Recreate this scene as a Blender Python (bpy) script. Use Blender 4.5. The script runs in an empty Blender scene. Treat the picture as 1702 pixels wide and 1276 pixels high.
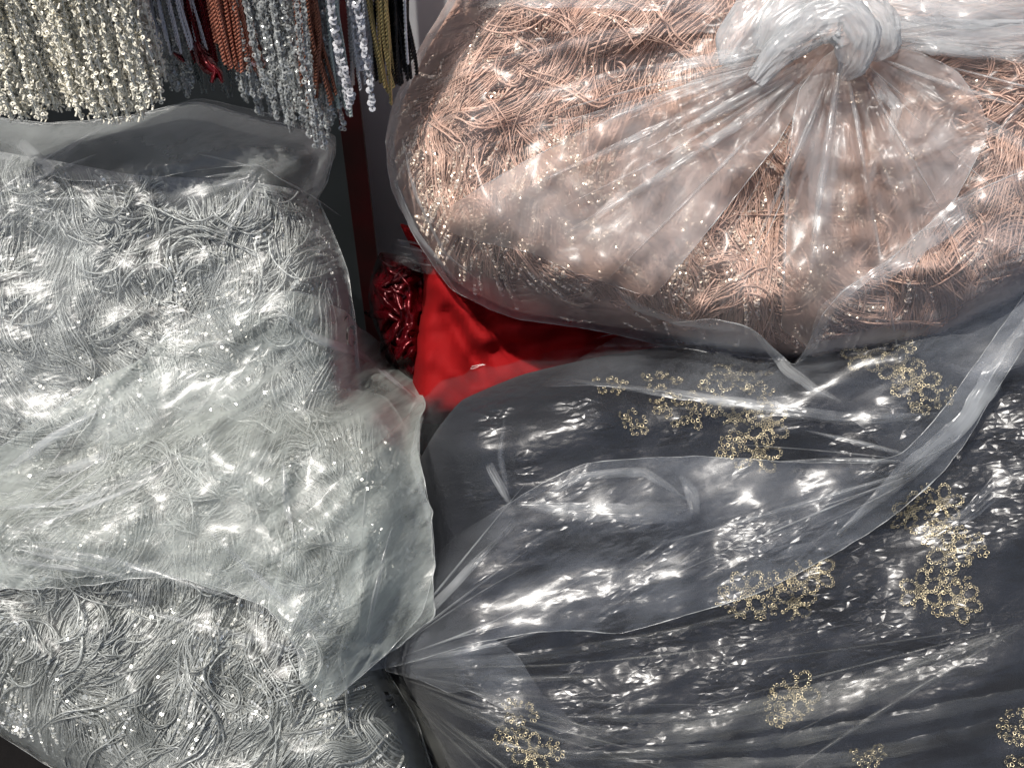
import bpy, math, random
import numpy as np
from mathutils import Vector, Matrix
from mathutils.geometry import delaunay_2d_cdt

random.seed(7)
rng = np.random.default_rng(7)
scene = bpy.context.scene
COL = scene.collection

# ------------------------------------------------------------------ camera, sky, sun
PITCH = math.radians(50)
W, H = 1702.0, 1276.0
DIST, WIDTH = 1.0, 0.80
K = WIDTH / W                                   # metres per photo pixel on the reference plane
O = np.array([0.0, 0.0, 0.38])
R_ = np.array([1.0, 0.0, 0.0])
N_ = np.array([0.0, -math.cos(PITCH), math.sin(PITCH)])
U_ = np.array([0.0, math.sin(PITCH), math.cos(PITCH)])
CAMP = O + N_ * DIST

cam_d = bpy.data.cameras.new('camera')
cam = bpy.data.objects.new('camera', cam_d)
COL.objects.link(cam)
cam.location = CAMP
cam.rotation_euler = (math.radians(90) - PITCH, 0, 0)
cam_d.sensor_width = 36
cam_d.lens = 36 * DIST / WIDTH
cam_d.clip_start = 0.01
cam_d.clip_end = 100
scene.camera = cam

sd = -0.24 * R_ + 0.42 * U_ + 0.87 * N_
sd = sd / np.linalg.norm(sd)
SUN_EL = math.asin(sd[2])
SUN_AZ = math.atan2(sd[0], sd[1])
world = bpy.data.worlds.new('World')
scene.world = world
world.use_nodes = True
wn = world.node_tree
sky = wn.nodes.new('ShaderNodeTexSky')
sky.sky_type = 'NISHITA'
sky.sun_disc = False
sky.sun_elevation = SUN_EL
sky.sun_rotation = SUN_AZ
sky.dust_density = 3.5
sky.air_density = 0.8
bg = wn.nodes['Background']
bg.inputs['Strength'].default_value = 0.088
wn.links.new(sky.outputs[0], bg.inputs[0])
sun_d = bpy.data.lights.new('sun', 'SUN')
sun_d.energy = 3.9
sun_d.angle = math.radians(0.6)
sun_d.color = (1.0, 0.96, 0.90)
sun = bpy.data.objects.new('sun', sun_d)
COL.objects.link(sun)
sun.location = (0, 0, 3)
sun.rotation_euler = Vector(sd).to_track_quat('Z', 'Y').to_euler()

scene.view_settings.view_transform = 'Standard'
scene.view_settings.look = 'None'
scene.view_settings.exposure = 0.0
scene.view_settings.gamma = 1.0
scene.cycles.max_bounces = 5
scene.cycles.diffuse_bounces = 3
scene.cycles.glossy_bounces = 2
scene.cycles.transmission_bounces = 3
scene.cycles.transparent_max_bounces = 20
scene.cycles.use_adaptive_sampling = True
scene.cycles.adaptive_threshold = 0.03
scene.cycles.adaptive_min_samples = 20
scene.cycles.caustics_reflective = False
scene.cycles.caustics_refractive = False
scene.cycles.sample_clamp_indirect = 4.0

# ------------------------------------------------------------------ helpers: space
def at(px, py, h):
    """point on the ray of photo pixel (px, py) that lies h metres in front of the reference plane"""
    px = np.asarray(px, float); py = np.asarray(py, float); h = np.asarray(h, float)
    s = (DIST - h) / DIST
    u = (px - W / 2) * K * s
    v = -(py - H / 2) * K * s
    return O + u[..., None] * R_ + v[..., None] * U_ + h[..., None] * N_

# ------------------------------------------------------------------ helpers: noise
_perm = rng.permutation(512).astype(np.int64)
_perm = np.concatenate([_perm, _perm, _perm])
_ga = rng.uniform(0, 2 * math.pi, 512)
def perlin(x, y, seed=0):
    x = np.asarray(x, float) + seed * 17.13; y = np.asarray(y, float) + seed * 5.71
    xi = np.floor(x).astype(np.int64); yi = np.floor(y).astype(np.int64)
    xf = x - xi; yf = y - yi
    def g(ix, iy, dx, dy):
        a = _ga[_perm[(_perm[ix & 511] + iy) & 511] & 511]
        return np.cos(a) * dx + np.sin(a) * dy
    u = xf * xf * xf * (xf * (xf * 6 - 15) + 10); v = yf * yf * yf * (yf * (yf * 6 - 15) + 10)
    n0 = g(xi, yi, xf, yf) * (1 - u) + g(xi + 1, yi, xf - 1, yf) * u
    n1 = g(xi, yi + 1, xf, yf - 1) * (1 - u) + g(xi + 1, yi + 1, xf - 1, yf - 1) * u
    return (n0 * (1 - v) + n1 * v) * 1.5
def fbm(x, y, o=3, seed=0):
    t = 0; a = 1
    for k in range(o):
        t = t + a * perlin(x * 2 ** k, y * 2 ** k, seed + k * 3); a *= 0.5
    return t
def ridged(x, y, seed=0):
    return 1 - np.abs(perlin(x, y, seed)) * 2

# ------------------------------------------------------------------ helpers: outlines and height maps
def catmull(pts, closed=True, step=5.0):
    P = np.array(pts, float); n = len(P); out = []
    rngi = range(n) if closed else range(n - 1)
    for i in rngi:
        if closed:
            p0, p1, p2, p3 = P[(i - 1) % n], P[i], P[(i + 1) % n], P[(i + 2) % n]
        else:
            p0, p1, p2, p3 = P[max(i - 1, 0)], P[i], P[i + 1], P[min(i + 2, n - 1)]
        L = np.linalg.norm((p2 - p1)[:2]); m = max(1, int(L / step))
        for k in range(m):
            t = k / m
            # tension 0.75 keeps corners fairly tight
            a = 0.26
            m1 = a * (p2 - p0); m2 = a * (p3 - p1)
            d0 = np.linalg.norm((p1 - p0)[:2]) + 1e-6; d2 = np.linalg.norm((p3 - p2)[:2]) + 1e-6
            m1 *= min(1, 2 * L / (L + d0)); m2 *= min(1, 2 * L / (L + d2))
            t2, t3 = t * t, t * t * t
            out.append((2 * t3 - 3 * t2 + 1) * p1 + (t3 - 2 * t2 + t) * m1 + (-2 * t3 + 3 * t2) * p2 + (t3 - t2) * m2)
    if not closed: out.append(P[-1])
    return np.array(out)
def dist_poly(x, y, poly, closed=True):
    shp = x.shape; x = x.ravel(); y = y.ravel()
    d = np.full(x.shape, 1e9); n = len(poly)
    for i in range(n if closed else n - 1):
        a = poly[i][:2]; b = poly[(i + 1) % n][:2]
        ab = b - a; L = ab @ ab + 1e-9
        t = np.clip(((x - a[0]) * ab[0] + (y - a[1]) * ab[1]) / L, 0, 1)
        d = np.minimum(d, (x - a[0] - t * ab[0]) ** 2 + (y - a[1] - t * ab[1]) ** 2)
    return np.sqrt(d).reshape(shp)
def inside(x, y, poly):
    shp = x.shape; x = x.ravel(); y = y.ravel()
    c = np.zeros(x.shape, bool); n = len(poly)
    for i in range(n):
        ax, ay = poly[i][:2]; bx, by = poly[(i + 1) % n][:2]
        cond = ((ay > y) != (by > y))
        if by != ay:
            c ^= cond & (x < (bx - ax) * (y - ay) / (by - ay) + ax)
    return c.reshape(shp)
GS = 5.0
GX = np.arange(-250, 1960, GS); GY = np.arange(-250, 1540, GS)
MX, MY = np.meshgrid(GX, GY)
def sample(grid, px, py):
    fx = np.clip((np.asarray(px, float) - GX[0]) / GS, 0, len(GX) - 1.001); fy = np.clip((np.asarray(py, float) - GY[0]) / GS, 0, len(GY) - 1.001)
    ix = fx.astype(int); iy = fy.astype(int); u = fx - ix; v = fy - iy
    return (grid[iy, ix] * (1 - u) * (1 - v) + grid[iy, ix + 1] * u * (1 - v) + grid[iy + 1, ix] * (1 - u) * v + grid[iy + 1, ix + 1] * u * v)
def blur(g, r, it=3):
    for _ in range(it):
        for ax in (0, 1):
            p = np.pad(g, [(r + 1, r) if k == ax else (0, 0) for k in (0, 1)], mode='edge')
            c = np.cumsum(p, axis=ax)
            if ax == 0: g = (c[2 * r + 1:] - c[:-2 * r - 1]) / (2 * r + 1)
            else: g = (c[:, 2 * r + 1:] - c[:, :-2 * r - 1]) / (2 * r + 1)
    return g
def sdist(outline, step=25):
    pl = catmull(outline, True, step)
    d = dist_poly(MX, MY, pl)
    return np.where(inside(MX, MY, pl), d, -d)
def dome(sd_, base, height, w, lump=0.0, seed=0, lf=1 / 170):
    t = 1 - np.clip(sd_ / w, 0, 1)
    h = base + height * np.sqrt(np.clip(1 - t * t, 0, 1))
    h = h + lump * fbm(MX * lf, MY * lf, 3, seed) * np.clip(sd_ / (w * 0.5), 0, 1)
    return h + np.minimum(sd_, 0) * 0.0006

# ------------------------------------------------------------------ helpers: meshes and tags
def tag(o, label=None, cat=None, group=None, kind=None):
    if label: o['label'] = label
    if cat: o['category'] = cat
    if group: o['group'] = group
    if kind: o['kind'] = kind
    return o
def empty(name, loc):
    o = bpy.data.objects.new(name, None); COL.objects.link(o); o.location = loc; o.empty_display_size = 0.02
    return o
def link(name, me, mats=(), parent=None):
    for m in mats: me.materials.append(m)
    o = bpy.data.objects.new(name, me); COL.objects.link(o)
    if parent is not None:
        o.parent = parent
        if parent.parent is None: o.matrix_parent_inverse = Matrix.Translation(-parent.location)
        else: o.matrix_parent_inverse = Matrix.Identity(4)
    return o
def mesh_np(name, V, F, uv=None, smooth=True, mi=None, attrs=None):
    V = np.ascontiguousarray(V, np.float32); F = np.ascontiguousarray(F, np.int32)
    me = bpy.data.meshes.new(name); k = F.shape[1]
    me.vertices.add(len(V)); me.vertices.foreach_set('co', V.ravel())
    me.loops.add(F.size); me.loops.foreach_set('vertex_index', F.ravel())
    me.polygons.add(len(F)); me.polygons.foreach_set('loop_start', np.arange(len(F), dtype=np.int32) * k)
    me.polygons.foreach_set('loop_total', np.full(len(F), k, np.int32))
    if uv is not None:
        l = me.uv_layers.new(name='UVMap'); l.data.foreach_set('uv', np.ascontiguousarray(uv[F.ravel()], np.float32).ravel())
    if mi is not None: me.polygons.foreach_set('material_index', np.ascontiguousarray(mi, np.int32))
    me.polygons.foreach_set('use_smooth', np.full(len(F), smooth, bool))
    for k_, v_ in (attrs or {}).items():
        a_ = me.attributes.new(k_, 'FLOAT', 'POINT'); a_.data.foreach_set('value', np.ascontiguousarray(v_, np.float32))
    me.update(calc_edges=True); me.validate()
    return me

# ------------------------------------------------------------------ materials
def new_mat(name):
    m = bpy.data.materials.new(name); m.use_nodes = True
    nt = m.node_tree; nt.nodes.clear()
    return m, nt, nt.nodes, nt.links
def nd(ns, typ, **kw):
    n = ns.new(typ)
    for k, v in kw.items():
        if k in n.inputs.keys(): n.inputs[k].default_value = v
        else: setattr(n, k, v)
    return n
def math_(ns, ls, op, a, b=None, clamp=False):
    n = ns.new('ShaderNodeMath'); n.operation = op; n.use_clamp = clamp
    for i, v in enumerate((a, b)):
        if v is None: continue
        if isinstance(v, (int, float)): n.inputs[i].default_value = v
        else: ls.new(v, n.inputs[i])
    return n.outputs[0]
def crumple(ns, ls, coord, scale, aniso, warp=0.35, fine=1.0):
    """height field of creased film: warped voronoi facets at three sizes, stretched along the folds"""
    mp = nd(ns, 'ShaderNodeMapping'); mp.inputs['Scale'].default_value = (scale * aniso, scale, 1)
    ls.new(coord, mp.inputs[0])
    nz = nd(ns, 'ShaderNodeTexNoise', noise_dimensions='2D', Scale=0.45, Detail=1.0); ls.new(mp.outputs[0], nz.inputs['Vector'])
    sub = ns.new('ShaderNodeVectorMath'); sub.operation = 'SUBTRACT'; sub.inputs[1].default_value = (.5, .5, .5); ls.new(nz.outputs['Color'], sub.inputs[0])
    sc = ns.new('ShaderNodeVectorMath'); sc.operation = 'SCALE'; sc.inputs['Scale'].default_value = warp * 1.2; ls.new(sub.outputs[0], sc.inputs[0])
    ad = ns.new('ShaderNodeVectorMath'); ad.operation = 'ADD'; ls.new(mp.outputs[0], ad.inputs[0]); ls.new(sc.outputs[0], ad.inputs[1])
    tot = None
    for s, a in ((1.0, 1.0), (2.6, 0.36 * fine)):
        v = nd(ns, 'ShaderNodeTexVoronoi', voronoi_dimensions='2D', feature='DISTANCE_TO_EDGE', Scale=s); ls.new(ad.outputs[0], v.inputs['Vector'])
        x = math_(ns, ls, 'MULTIPLY', v.outputs['Distance'], a)
        tot = x if tot is None else math_(ns, ls, 'ADD', tot, x)
    return tot, ad.outputs[0]
def film_mat(name, col=(0.86, 0.9, 0.88), haze=0.2, rough=0.22, gloss=0.10, scale=3.0, aniso=0.35, bump=0.004, vary=0.12, edge=0.5, tint=(1, 1, 1), blur_=0.0, patch=1.0, calm=0.45, warp=0.25):
    m, nt, ns, ls = new_mat(name)
    out = ns.new('ShaderNodeOutputMaterial')
    tc = ns.new('ShaderNodeTexCoord')
    hgt, wc = crumple(ns, ls, tc.outputs['UV'], scale, aniso, warp)
    # the film is pulled smooth in some places and crushed in others
    pz = nd(ns, 'ShaderNodeTexNoise', noise_dimensions='2D', Scale=0.9, Detail=1.0); ls.new(tc.outputs['UV'], pz.inputs['Vector'])
    pr = ns.new('ShaderNodeMapRange'); pr.inputs[1].default_value = 0.42; pr.inputs[2].default_value = 0.62; pr.inputs[3].default_value = 1 - patch * 0.8; pr.inputs[4].default_value = 1.15
    ls.new(pz.outputs['Fac'], pr.inputs[0])
    hgt = math_(ns, ls, 'MULTIPLY', hgt, pr.outputs[0])
    ca = ns.new('ShaderNodeAttribute'); ca.attribute_name = 'crush'; va = ns.new('ShaderNodeAttribute'); va.attribute_name = 'veil'
    hgt = math_(ns, ls, 'MULTIPLY', hgt, math_(ns, ls, 'ADD', math_(ns, ls, 'MULTIPLY', ca.outputs['Fac'], 1.0), calm))
    bp = nd(ns, 'ShaderNodeBump', Strength=1.0, Distance=bump); ls.new(hgt, bp.inputs['Height'])
    lw = nd(ns, 'ShaderNodeLayerWeight', Blend=0.5)
    f3 = math_(ns, ls, 'POWER', lw.outputs['Facing'], 3.0)
    nz = nd(ns, 'ShaderNodeTexNoise', noise_dimensions='2D', Scale=2.2, Detail=3.0, Roughness=0.6); ls.new(wc, nz.inputs['Vector'])
    v = math_(ns, ls, 'SUBTRACT', nz.outputs['Fac'], 0.5)
    v = math_(ns, ls, 'MULTIPLY', v, vary * 2)
    pz2 = nd(ns, 'ShaderNodeTexNoise', noise_dimensions='2D', Scale=0.55, Detail=1.0); ls.new(tc.outputs['UV'], pz2.inputs['Vector'])
    pr2 = ns.new('ShaderNodeMapRange'); pr2.inputs[1].default_value = 0.35; pr2.inputs[2].default_value = 0.65; pr2.inputs[3].default_value = haze * 0.45; pr2.inputs[4].default_value = haze * 1.5
    ls.new(pz2.outputs['Fac'], pr2.inputs[0])
    fac = math_(ns, ls, 'ADD', math_(ns, ls, 'MULTIPLY', f3, edge), pr2.outputs[0])
    fac = math_(ns, ls, 'ADD', fac, v, True)
    fac = math_(ns, ls, 'MULTIPLY', fac, va.outputs['Fac'])
    tr = nd(ns, 'ShaderNodeBsdfTransparent', Color=(*tint, 1))
    clear = tr.outputs[0]
    if blur_ > 0:
        rf = nd(ns, 'ShaderNodeBsdfRefraction', IOR=1.3, Roughness=0.5, Color=(*tint, 1))
        rf.inputs['IOR'].default_value = 1.25
        mb = ns.new('ShaderNodeMixShader'); mb.inputs[0].default_value = blur_
        ls.new(tr.outputs[0], mb.inputs[1]); ls.new(rf.outputs[0], mb.inputs[2]); clear = mb.outputs[0]
    df = nd(ns, 'ShaderNodeBsdfDiffuse', Color=(*col, 1)); tl = nd(ns, 'ShaderNodeBsdfTranslucent', Color=(*col, 1))
    ls.new(bp.outputs[0], df.inputs['Normal'])
    m1 = ns.new('ShaderNodeMixShader'); m1.inputs[0].default_value = 0.35; ls.new(df.outputs[0], m1.inputs[1]); ls.new(tl.outputs[0], m1.inputs[2])
    m2 = ns.new('ShaderNodeMixShader'); ls.new(fac, m2.inputs[0]); ls.new(clear, m2.inputs[1]); ls.new(m1.outputs[0], m2.inputs[2])
    gl = nd(ns, 'ShaderNodeBsdfGlossy', Roughness=rough, Color=(1, 1, 1, 1)); ls.new(bp.outputs[0], gl.inputs['Normal'])
    lw2 = nd(ns, 'ShaderNodeLayerWeight', Blend=0.5); ls.new(bp.outputs[0], lw2.inputs['Normal'])
    g5 = math_(ns, ls, 'POWER', lw2.outputs['Facing'], 4.0)
    gf = math_(ns, ls, 'ADD', math_(ns, ls, 'MULTIPLY', g5, 0.3), gloss, True)
    m3 = ns.new('ShaderNodeMixShader'); ls.new(gf, m3.inputs[0]); ls.new(m2.outputs[0], m3.inputs[1]); ls.new(gl.outputs[0], m3.inputs[2])
    ls.new(m3.outputs[0], out.inputs[0])
    return m
def principled(name, col, rough=0.5, metal=0.0, noise=None, bump=None, col2=None, coat=0.0, spec=0.5, uvwave=None, sheen=0.0):
    m, nt, ns, ls = new_mat(name)
    out = ns.new('ShaderNodeOutputMaterial'); p = ns.new('ShaderNodeBsdfPrincipled')
    p.inputs['Base Color'].default_value = (*col, 1); p.inputs['Roughness'].default_value = rough
    p.inputs['Metallic'].default_value = metal; p.inputs['Coat Weight'].default_value = coat
    p.inputs['Specular IOR Level'].default_value = spec; p.inputs['Sheen Weight'].default_value = sheen
    tc = ns.new('ShaderNodeTexCoord')
    if col2 is not None:
        nz = nd(ns, 'ShaderNodeTexNoise', Scale=noise or 40.0, Detail=4.0); ls.new(tc.outputs['Object'], nz.inputs['Vector'])
        r = ns.new('ShaderNodeMapRange'); r.inputs[1].default_value = 0.35; r.inputs[2].default_value = 0.65; ls.new(nz.outputs['Fac'], r.inputs[0])
        mx = ns.new('ShaderNodeMix'); mx.data_type = 'RGBA'; mx.inputs[6].default_value = (*col, 1); mx.inputs[7].default_value = (*col2, 1)
        ls.new(r.outputs[0], mx.inputs[0]); ls.new(mx.outputs[2], p.inputs['Base Color'])
    if bump:
        sc, st = bump
        bn = nd(ns, 'ShaderNodeTexNoise', Scale=sc, Detail=3.0); ls.new(tc.outputs['Object'], bn.inputs['Vector'])
        b = nd(ns, 'ShaderNodeBump', Strength=1.0, Distance=st); ls.new(bn.outputs['Fac'], b.inputs['Height']); ls.new(b.outputs[0], p.inputs['Normal'])
    if uvwave:
        dist, = uvwave
        sx = ns.new('ShaderNodeSeparateXYZ'); ls.new(tc.outputs['UV'], sx.inputs[0])
        wnz = ns.new('ShaderNodeTexWhiteNoise'); wnz.noise_dimensions = '1D'; ls.new(math_(ns, ls, 'FLOOR', math_(ns, ls, 'DIVIDE', sx.outputs['Y'], 10.0)), wnz.inputs['W'])
        hs = ns.new('ShaderNodeHueSaturation'); ls.new(mx.outputs[2], hs.inputs['Color'])
        ls.new(math_(ns, ls, 'ADD', math_(ns, ls, 'MULTIPLY', wnz.outputs['Value'], 0.6), 0.62), hs.inputs['Value']); ls.new(hs.outputs[0], p.inputs['Base Color'])
        wv = nd(ns, 'ShaderNodeTexWave', Scale=1.0, Distortion=2.0); wv.bands_direction = 'DIAGONAL'; wv.inputs['Detail'].default_value = 2
        ls.new(tc.outputs['UV'], wv.inputs['Vector'])
        b = nd(ns, 'ShaderNodeBump', Strength=1.0, Distance=dist); ls.new(wv.outputs['Fac'], b.inputs['Height']); ls.new(b.outputs[0], p.inputs['Normal'])
    ls.new(p.outputs[0], out.inputs[0])
    return m

M = {}
M['silver_strand'] = principled('silver_strand', (0.56, 0.58, 0.56), 0.44, 0.25, noise=22, col2=(0.34, 0.36, 0.345), uvwave=(0.00012,))
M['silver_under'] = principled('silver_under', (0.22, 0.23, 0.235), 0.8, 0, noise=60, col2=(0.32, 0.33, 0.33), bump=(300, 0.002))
M['silver_sequin'] = principled('silver_sequin', (0.95, 0.95, 0.88), 0.22, 0.6)
M['peach_strand'] = principled('peach_strand', (0.90, 0.61, 0.48), 0.5, 0.10, noise=14, col2=(0.70, 0.43, 0.325), uvwave=(0.00012,))
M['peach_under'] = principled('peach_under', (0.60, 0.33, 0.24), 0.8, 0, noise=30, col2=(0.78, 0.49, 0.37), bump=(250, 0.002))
M['peach_sequin'] = principled('peach_sequin', (0.98, 0.80, 0.64), 0.25, 0.5)
M['dark_cloth'] = principled('dark_cloth', (0.005, 0.007, 0.012), 0.75, 0, noise=25, col2=(0.009, 0.011, 0.017), bump=(900, 0.0006), sheen=0.1)
M['gold_sequin'] = principled('gold_sequin', (0.56, 0.48, 0.31), 0.26, 0.7)
M['red_cloth'] = principled('red_cloth', (0.28, 0.003, 0.005), 0.8, 0, noise=14, col2=(0.25, 0.003, 0.004), bump=(1200, 0.0004), sheen=0.0, spec=0.2)
M['red_foil'] = principled('red_foil', (0.12, 0.003, 0.007), 0.25, 0.5, noise=40, col2=(0.045, 0.002, 0.004), bump=(50, 0.004))
FILM_A = film_mat('film_grey', (0.80, 0.84, 0.83), haze=0.15, rough=0.32, gloss=0.026, scale=3.4, aniso=0.35, bump=0.0036, vary=0.12, calm=.55)
SLACK_SHADED_A = film_mat('film_slack_shaded', (0.72, 0.76, 0.76), haze=0.055, rough=0.25, gloss=0.035, scale=3.0, aniso=0.4, bump=0.0022, vary=0.05, calm=.2, edge=.3)  # shade of the hanging fringes put into the film: less haze, duller colour
FILM_B = film_mat('film_greenish', (0.82, 0.86, 0.80), haze=0.06, rough=0.32, gloss=0.02, scale=3.2, aniso=0.35, bump=0.0030, vary=0.08, calm=.25)
FLAP_B = film_mat('film_milky_green', (0.80, 0.86, 0.81), haze=0.22, rough=0.29, gloss=0.028, scale=3.0, aniso=0.3, bump=0.0040, vary=0.26, calm=.5)
FILM_C = film_mat('film_peach_bag', (0.92, 0.86, 0.85), haze=0.09, rough=0.30, gloss=0.022, scale=3.0, aniso=0.15, bump=0.0022, vary=0.08, edge=.28, calm=.3)
FLAP_C = film_mat('film_flap_peach', (0.92, 0.87, 0.86), haze=0.19, rough=0.32, gloss=0.02, scale=2.4, aniso=0.2, bump=0.0024, vary=0.14, edge=.3, blur_=0.42, calm=.3)
FILM_D = film_mat('film_crushed', (0.74, 0.80, 0.90), haze=0.004, rough=0.30, gloss=0.048, scale=3.6, aniso=0.42, bump=0.0046, vary=0.012, edge=0.08, calm=.07, warp=.2)
FLAP_D = film_mat('film_flap_blue', (0.76, 0.81, 0.88), haze=0.09, rough=0.30, gloss=0.030, scale=3.2, aniso=0.35, bump=0.0042, vary=0.08, calm=.10, warp=.2)
FOLD = film_mat('film_fold', (0.84, 0.87, 0.88), haze=0.30, rough=0.28, gloss=0.05, scale=3.0, aniso=0.2, bump=0.0018, vary=0.14)
FOLD_G = film_mat('film_fold_olive', (0.70, 0.71, 0.66), haze=0.11, rough=0.3, gloss=0.015, scale=2.6, aniso=0.1, bump=0.002, vary=0.14, calm=.1)
KNOT = film_mat('film_gathered', (0.92, 0.94, 0.95), haze=0.40, rough=0.28, gloss=0.05, scale=3.0, aniso=0.25, bump=0.003, vary=0.2, calm=.4)
HEM = film_mat('film_edge', (0.88, 0.91, 0.90), haze=0.28, rough=0.25, gloss=0.08, scale=2.0, aniso=0.2, bump=0.001, vary=0.25, edge=0.2)

# ------------------------------------------------------------------ the pile as height maps (photo pixels -> metres toward the camera)
OUT_A = [(-120, 190), (60, 205), (200, 195), (330, 170), (440, 200), (520, 215), (557, 240), (545, 300), (530, 330), (552, 380), (578, 450), (590, 530), (600, 640), (600, 760), (400, 820), (100, 820), (-120, 800)]
OUT_B = [(-120, 800), (0, 760), (160, 690), (330, 640), (520, 640), (640, 660), (700, 760), (720, 880), (700, 1000), (640, 1100), (690, 1190), (720, 1290), (700, 1420), (400, 1480), (160, 1320), (90, 1278), (0, 1222), (-120, 1160)]
OUT_C = [(790, -120), (745, 0), (700, 75), (656, 165), (641, 230), (650, 310), (690, 395), (750, 480), (850, 528), (985, 548), (1150, 585), (1350, 615), (1560, 590), (1760, 480), (1900, 300), (1900, -60), (1600, -170), (1100, -200)]
OUT_D = [(664, 745), (688, 668), (733, 622), (860, 592), (1000, 558), (1100, 541), (1180, 528), (1250, 545), (1310, 540), (1370, 503), (1450, 468), (1560, 400), (1640, 340), (1710, 300), (1900, 230), (1930, 1000), (1900, 1476), (820, 1476), (740, 1320), (690, 1210), (640, 1118), (655, 1000), (680, 880)]
SA, SB, SC, SD = sdist(OUT_A), sdist(OUT_B), sdist(OUT_C), sdist(OUT_D)
HA = dome(SA - 8, -0.03, 0.10, 120, 0.011, 1, 1 / 110)
HB = dome(SB - 8, -0.02, 0.13, 150, 0.013, 2, 1 / 110)
HC = dome(SC - 8, -0.01, 0.15, 150, 0.015, 3, 1 / 110)
HD = dome(SD - 10, -0.04, 0.13, 140, 0.012, 4, 1 / 240)
# soft folds of the dark cloth, running across the bag
HD += 0.006 * perlin(MX / 330 + MY / 900, MY / 75 + MX / 420, 9) * np.clip(SD / 100, 0, 1)
def over(g, r_, c):                                  # film stretched over the lumps
    b_ = blur(g, r_, 2); return np.maximum(b_, blur(g, 2, 2)) + c
FA = over(HA, 6, .019); FB = over(HB, 6, .019); FC = over(HC, 8, .021)
FD = blur(HD, 2, 2) + 0.007
PILE = np.maximum.reduce([np.where(SA > -5, FA, -0.2), np.where(SB > -5, FB, -0.2), np.where(SC > -5, FC, -0.2), np.where(SD > -5, FD, -0.2)])
DRAPE = np.maximum(blur(PILE, 9, 3), blur(PILE, 3, 2))

# ------------------------------------------------------------------ films
def fold_uv(px, py, mode):
    """fold coordinates: s runs along the folds, t across; one unit = 100 photo pixels"""
    if mode[0] == 'lin':
        a = math.radians(mode[1]); c, s = math.cos(a), math.sin(a)
        return np.stack([(px * c + py * s), (-px * s + py * c)], -1) / 100
    cx, cy = mode[1]
    dx, dy = px - cx, py - cy; r = np.hypot(dx, dy)
    ang = np.arctan2(dy, dx * mode[2] if len(mode) > 2 else dx)
    return np.stack([r / 100, ang * 3.4], -1)
def facets(uv, f, an, seed):
    """flat facets meeting in sharp straight creases: folded triangle waves in a few directions, stretched along the folds"""
    r = np.random.default_rng(seed + 500); tot = 0
    x, y = uv[:, 0] * f / an, uv[:, 1] * f
    for k in range(4):
        a = r.normal(math.pi / 2, .45); ph = r.uniform(0, 9); m = np.clip(.5 + perlin(x * .35 + k * 7, y * .35, seed + k) * 1.4, 0, 1)
        q = (x * math.cos(a) + y * math.sin(a)) * r.uniform(.6, 1.2) + ph + .5 * perlin(x * .22, y * .22, seed + 9 + k)
        tot = tot + m * np.abs((q % 1.0) * 2 - 1) * r.uniform(.6, 1.0)
    return tot * .55
def crease_h(px, py, creases):
    h = np.zeros(px.shape)
    for pts, w, a in creases:
        pl = catmull(pts, False, 14)
        bb = (px > pl[:, 0].min() - 5 * w) & (px < pl[:, 0].max() + 5 * w) & (py > pl[:, 1].min() - 5 * w) & (py < pl[:, 1].max() + 5 * w)
        if not bb.any(): continue
        x = px[bb]; y = py[bb]
        jit = 1 + 0.35 * perlin(x / 22, y / 22, 31)
        d = dist_poly(x, y, pl, False) * jit
        h[bb] += a * np.exp(-(d / w) ** 1.15)
    return h
def tube_rows(P, rad, sides=5, up=None):
    """verts + quads of a tube along world points P (n,3) with radii rad (n,)"""
    n = len(P); T = np.gradient(P, axis=0); T /= np.linalg.norm(T, axis=1)[:, None] + 1e-12
    up = N_ if up is None else up
    A = np.cross(T, up); A /= np.linalg.norm(A, axis=1)[:, None] + 1e-12
    B = np.cross(A, T)
    th = np.arange(sides) * 2 * math.pi / sides
    V = P[:, None] + rad[:, None, None] * (np.cos(th)[None, :, None] * A[:, None] + np.sin(th)[None, :, None] * B[:, None])
    i = np.arange(n - 1)[:, None] * sides; j = np.arange(sides)[None]; j2 = (j + 1) % sides
    F = np.stack([i + j, i + j2, i + sides + j2, i + sides + j], -1).reshape(-1, 4)
    return V.reshape(-1, 3), F
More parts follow.
